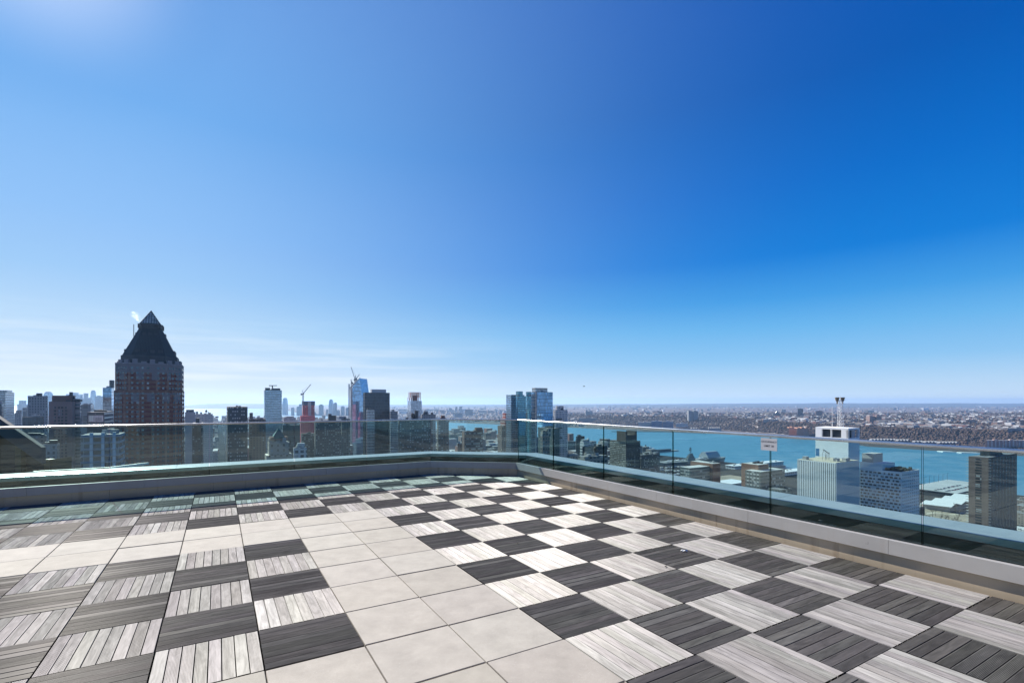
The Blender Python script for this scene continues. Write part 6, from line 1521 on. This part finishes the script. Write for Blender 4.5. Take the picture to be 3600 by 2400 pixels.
# lots between the highway and the carrier
for r_ in range(7):
    for k in range(10):
        if rj.random() < .25: continue
        p = at(2322 + k * 9.5 + rj.uniform(-2, 2) + r_ * 2, 1640, 1240 - r_ * 34); park(p, GZ + .02, TH + rj.choice((0, math.pi)))
def truck():
    root = thing('box_truck', 'white box truck parked in the lot before the aircraft carrier', 'truck', (0, 0, 0), 'white trucks in the lot before the carrier')
    m = MB(); m.prism([(-4, -1.2), (2.2, -1.2), (2.2, 1.2), (-4, 1.2)], 0.9, 3.7, bottom=True); m.build('cargo_box', M_white, root)
    m = MB(); m.frustum([(2.3, -1.1), (4.3, -1.1), (4.3, 1.1), (2.3, 1.1)], 0.7, [(2.3, -1.05), (3.7, -1.05), (3.7, 1.05), (2.3, 1.05)], 2.8); m.build('cab', M_white, root)
    for sx in (-2.8, 3.2):
        for sy in (-1.05, 1.05): m = MB(); m.box((sx, sy), 1.0, .3, 0, 1.0, ang=0); m.build('wheel', M_dark, root)
    return root
tk = truck(); first = True
for k in range(26):
    p = at(2318 + (k % 9) * 11 + rj.uniform(-3, 3), 1, 1310 - (k // 9) * 62 + rj.uniform(-14, 14)); o = tk if first else copy_tree(tk); first = False
    o.location = (p[0], p[1], GZ + .02); o.rotation_euler = (0, 0, TH + rj.choice((0, math.pi / 2, math.pi)))
def boat(c, z, ang, L=13):
    root = thing('small_boat', 'small white boat moored by the carrier pier', 'boat', (c[0], c[1], z), 'small white boats by the carrier pier'); a = np.array([math.cos(ang), math.sin(ang)]); b_ = np.array([-a[1], a[0]]); c = np.array(c)
    pl_ = [(-L/2, -2), (L*.2, -2), (L/2, 0), (L*.2, 2), (-L/2, 2)]; P = lambda s_: [tuple(c + a * x * s_ + b_ * y * s_) for x, y in pl_]
    m = MB(); m.frustum(P(.8), z - .5, P(1), z + 1.6); m.build('hull', M_white, root); m = MB(); m.box(c - a * 1, L * .4, 2.6, z + 1.6, z + 3.8, ang=ang); m.build('cabin', M_white, root); return root
b0 = boat(cp_ + ca_ * -60 - cb_ * 22, WZ, TH)
for k in range(13):
    o = copy_tree(b0); p = cp_ + ca_ * (-95 + k * 11) - cb_ * (19 + (k % 3) * 8); o.location = (p[0], p[1], WZ); o.rotation_euler = (0, 0, rj.uniform(-.3, .3))
# ferry and outer pier
Yf_ = 1760; c = np.array([kx(X5(640)) * Yf_, Yf_]); root = thing('ferry', 'white three decked ferry with dark funnel beside the notched apartment building', 'ship', (c[0], c[1], WZ))
for (du, dv, h0, h1, mt_) in ((76, 16, 0, 6, M_hull), (70, 15, 6, 11, M_white), (60, 13, 11, 16, M_white), (34, 11, 16, 20, M_white)): aligned(c, du, dv, WZ + h0, WZ + h1 - .01, 'deck' if h0 else 'hull', mt_, root)
m = MB(); m.cyl(c - U * 8, 3, 2.6, WZ + 20, WZ + 28, 12); m.build('funnel', M_dark, root); m = MB(); m.beam((*(c + U * 12), WZ + 20), (*(c + U * 12), WZ + 30), .7); m.build('mast', M_white, root)
c = np.array([kx(X5(870)) * 1800, 1800.0]); root = thing('pier', 'long low pier reaching into the river right of the notched apartment building', 'pier', (c[0], c[1], WZ)); aligned(c, 120, 18, WZ - 1, WZ + 3, 'pier_deck', M_pier, root); aligned(c - U * 10, 70, 12, WZ + 3, WZ + 9, 'shed', M_dark, root)
# passenger terminals with pale roofs
for k, (px, Y, L, lb) in enumerate(((2748, 1180, 260, 'long white passenger terminal pier with windows along its side, left of the windowless tower'), (2640, 1330, 220, 'long pale passenger terminal pier behind the second brown box office building'))):
    c = np.array([kx(px) * Y, Y]); root = thing('pier_terminal', lb, 'pier', (c[0], c[1], WZ)); aligned(c + U * 20, L, 34, WZ - 1, WZ + 4, 'pier_deck', M_pier, root)
    aligned(c + U * 20, L - 8, 27, WZ + 4, WZ + 15, 'shed_wall', fc("terminal_wall", (0.55, 0.56, 0.56), (0.10, 0.14, 0.16), 8.0, 5.5, 0.7, 0.5, pb=0.05), root); aligned(c + U * 20, L - 5, 29, WZ + 15.01, WZ + 16, 'roof', M_white, root)
    rnd = random.Random(k)
    for q in range(10): aligned(c + U * (20 - L * .45 + q * L * .09) + V * rnd.uniform(-8, 8), 4, 3, WZ + 16, WZ + 18.5, 'roof_plant', M_conc, root)
# sandy lot by the basin
c = at(2572, 1700, 1130); m = MB(); m.box(c, 85, 70, GZ + .1, GZ + .35); structure(m.build('sandy_lot', M_tan)); m = MB(); m.box(at(2640, 1720, 1010), 60, 34, GZ + .1, GZ + .3); structure(m.build('pale_lot', M_pier))
root = thing('bus_depot', 'wide flat building with white roof below the sandy lot', 'building', at(2572, 1, 1030)[:2].tolist() + [GZ]); c = at(2572, 1, 1030)[:2]; aligned(c, 60, 44, GZ, GZ + 9, 'wall', M_pier, root); aligned(c, 58, 42, GZ + 9.01, GZ + 9.4, 'roof', M_white, root)
# parking deck on its pier at right
c = np.array([kx(3345) * 1000, 1000.0]); root = thing('parking_pier', 'flat roofed parking pier with cars on its deck, left of the brown balcony tower', 'pier', (c[0], c[1], WZ)); aligned(c, 190, 76, WZ - 1, WZ + 11, 'wall', M_dark, root); aligned(c, 192, 78, WZ + 11.01, WZ + 12.2, 'parking_deck', plain("pale_parking_deck", (0.34, 0.35, 0.35), 0.85, 0, 0.12, 0.05), root)
for k in range(44):
    park(c + U * (-88 + (k % 22) * 5.2) + V * (-22 + (k // 22) * 16 + rj.uniform(-2, 2)), WZ + 12.22, TH + math.pi / 2)
lp = None
for k in range(9):
    p = c + U * (-88 + 22 * k) + V * 36
    if lp is None:
        lp = thing('lamp_post', 'tall thin lamp post along the river edge of the parking pier', 'lamp', (p[0], p[1], WZ + 12.2), 'lamp posts on the parking pier'); m = MB(); m.cyl(p, .28, .16, WZ + 12.2, WZ + 27, 8); m.build('pole', M_dark, lp); m = MB(); m.beam((*p, WZ + 26.8), (*(p - V * 2.4), WZ + 27.2), .22); m.box(p - V * 2.6, .7, 1.2, WZ + 26.9, WZ + 27.2); m.build('lamp_head', M_dark, lp)
    else:
        o = copy_tree(lp); o.location = (p[0], p[1], WZ + 12.2)
# folded white roof
c = np.array([kx(3350) * 830, 830.0]); root = thing('folded_roof_building', 'long low building with folded white roof between the parking pier and the park', 'building', (c[0], c[1], GZ)); aligned(c, 130, 34, GZ, GZ + 7, 'wall', M_pier, root)
m = MB(); n = 7
for k in range(n):
    x0, x1 = -68 + 136 * k / n, -68 + 136 * (k + 1) / n; h0, h1 = (9.5, 13.5) if k % 2 == 0 else (13.5, 9.5); q = lambda x, y, h: (*(c + U * x + V * y), GZ + h)
    m.quad([q(x0, -20, h0), q(x1, -20, h1), q(x1, 20, h1 - 1.5), q(x0, 20, h0 - 1.5)]); m.quad([q(x0, -20, h0 - 1), q(x0, 20, h0 - 2.5), q(x1, 20, h1 - 2.5), q(x1, -20, h1 - 1)]); m.quad([q(x0, -20, h0 - 1), q(x1, -20, h1 - 1), q(x1, -20, h1), q(x0, -20, h0)])
m.build('folded_roof', plain("white_membrane", (0.52, 0.53, 0.52), 0.5, 0, 0.06), root)
m = MB(); m.box(at(3340, 1, 745), 190, 130, GZ + .1, GZ + .3); structure(m.build('park_ground', M_tan)); m = MB(); m.box(at(3310, 1, 690), 60, 40, GZ + .32, GZ + .45); structure(m.build('lawn', plain("dull_lawn", (0.07, 0.085, 0.045), 0.95, 0, 0.25, 0.2)))
# curved pale path
m = MB(); pts = [at(3255 + 12 * k, 1, 770 + 9 * math.sin(k * .6) + k)[:2] for k in range(12)]
for a, b_ in zip(pts[:-1], pts[1:]): m.quad([(a[0], a[1] - 3, GZ + .34), (b_[0], b_[1] - 3, GZ + .34), (b_[0], b_[1] + 3, GZ + .34), (a[0], a[1] + 3, GZ + .34)])
structure(m.build('path', plain("pale_path", (0.42, 0.37, 0.29), 0.9)))
def bare_tree(seed):
    rnd = random.Random(seed); root = thing('bare_tree', 'leafless winter tree in the riverside park', 'tree', (0, 0, 0), 'bare trees in the riverside park')
    m = MB(); m.cyl((0, 0), .35, .2, 0, 4.5, 8); M_bark = plain("grey_bark", (0.11, 0.085, 0.065), 0.95); m.build('trunk', M_bark, root); m = MB()
    def grow(p, d, L, w, lev):
        e = p + d * L; m.beam(tuple(p), tuple(e), w)
        if lev == 0: return
        for k in range(3 if lev > 1 else 4):
            nd = (d + Vector((rnd.uniform(-.8, .8), rnd.uniform(-.8, .8), rnd.uniform(-.1, .5)))).normalized(); grow(p + d * L * rnd.uniform(.5, 1), nd, L * rnd.uniform(.55, .8), w * .6, lev - 1)
    grow(Vector((0, 0, 4.2)), Vector((0, 0, 1)), 3.4, .22, 4); m.build('crown', M_bark, root); return root
trees = [bare_tree(k) for k in range(3)]; ut = [False] * 3
for k in range(34):
    px = rj.uniform(3236, 3425); Y = rj.uniform(650, 720) if k % 3 else rj.uniform(720, 790); p = at(px, 1, Y); q = k % 3
    if ut[q]: o = copy_tree(trees[q])
    else: o = trees[q]; ut[q] = True
    s_ = rj.uniform(.9, 1.4); o.location = (p[0], p[1], GZ + .1); o.scale = (s_, s_, s_); o.rotation_euler = (0, 0, rj.uniform(0, 6))
root = thing('low_building', 'low pale building with arched roof at the right edge beyond the balcony tower', 'building', at(3620, 1, 760)[:2].tolist() + [GZ]); c = at(3640, 1, 760)[:2]; aligned(c, 70, 40, GZ, GZ + 8, 'wall', M_pier, root); m = MB(); m.frustum(ccw([tuple(c - U*36 - V*21), tuple(c + U*36 - V*21), tuple(c + U*36 + V*21), tuple(c - U*36 + V*21)]), GZ + 8.01, ccw([tuple(c - U*36 - V*6), tuple(c + U*36 - V*6), tuple(c + U*36 + V*6), tuple(c - U*36 + V*6)]), GZ + 12); m.build('roof', M_white, root)
# low piers under the far bank
for k, (a_, b_, yy, lb) in enumerate(((2152, 2366, 1517, 'long low timber pier under the blue waterfront offices'), (3315, 3345, 1588, 'small white jetty at the far shore, left of the balcony tower'), (3380, 3434, 1592, 'white jetty at the far shore just above the balcony tower'))):
    Y = 181 * F / (yy - HY); x0, x1 = kx(a_) * Y, kx(b_) * Y; root = thing('far_pier', lb, 'pier', ((x0 + x1) / 2, Y, WZ)); m = MB(); m.prism([(x0, Y), (x1, Y - 20), (x1, Y + 5), (x0, Y + 25)], WZ - 1, WZ + 2.5); m.build('pier_deck', M_dark if k == 0 else M_white, root)
# bird
p = at(2053, 1358, 70); root = thing('bird', 'small dark bird gliding in the sky above the river', 'bird', p); m = MB(); m.beam((p[0] - .12, p[1], p[2]), (p[0] + .14, p[1], p[2] + .02), .07); m.build('body', M_dark, root)
for s_ in (-1, 1):
    m = MB(); m.quad([(p[0] - .05, p[1], p[2] + .03), (p[0] + .08, p[1], p[2] + .03), (p[0] - .02, p[1] + s_ * .3, p[2] + .12), (p[0] - .06, p[1] + s_ * .28, p[2] + .12)]); m.build('wing', M_dark, root)
# dry leaves and bits on the terrace
M_leaf = plain("dry_leaf", (0.035, 0.025, 0.02), 0.8, 0, 0.2, 30.0); leaf0 = None
for k, (px, py) in enumerate(((1483, 1721), (1528, 1727), (1662, 1720), (1825, 1722), (1380, 1716), (1390, 1691), (1820, 1910), (914, 1787), (2340, 1991), (1646, 1777), (1736, 1792), (1500, 1705))):
    g_p = onground(px, py, 0.003)
    if leaf0 is None:
        m = MB(); n = 7; P = [(.016 * math.cos(2*math.pi*q/n) * (1.5 if q in (0, 3) else 1), (.010 * math.sin(2*math.pi*q/n)), .003 + .005 * abs(math.cos(2*math.pi*q/n))) for q in range(n)]
        for q in range(n): m.quad([P[q], P[(q+1) % n], (0, 0, .002)]); m.quad([P[(q+1) % n], P[q], (0, 0, -.0)])
        leaf0 = m.build('dry_leaf', M_leaf); o = leaf0; tag(o, 'small curled dry leaf lying on the terrace floor', 'leaf', 'dry leaves on the terrace')
    else: o = leaf0.copy(); COL.objects.link(o)
    o.location = (g_p[0], g_p[1], .003); o.rotation_euler = (0, 0, k * 1.3)
g_p = onground(2405, 1936, 0.004); m = MB(); n = 9; P = [(g_p[0] + .04 * math.cos(2*math.pi*q/n) * (1 + .4 * math.sin(q * 2.3)), g_p[1] + .02 * math.sin(2*math.pi*q/n), .004 + .012 * (q % 2)) for q in range(n)]
for q in range(n): m.quad([P[q], P[(q+1) % n], (g_p[0], g_p[1], .02)])
o = m.build('paper_scrap', M_white); tag(o, 'small white scrap lying on a dark wooden tile', 'scrap')
# ---------------------------------------------------------------- haze
def haze():
    m, t, out = nt("haze_air")
    v = N(t, 'ShaderNodeVolumePrincipled', {'Color': (0.44, 0.67, 1.0, 1), 'Density': HAZE, 'Anisotropy': 0.35}); t.links.new(v.outputs[0], out.inputs['Volume'])
    b_ = MB(); b_.prism([(-27000, -4000), (27000, -4000), (27000, 27000), (-27000, 27000)], WZ - 2.5, 118.0, bottom=True)
    o = b_.build("haze", m); stuff(o)
HAZE = 3.8e-5
haze()
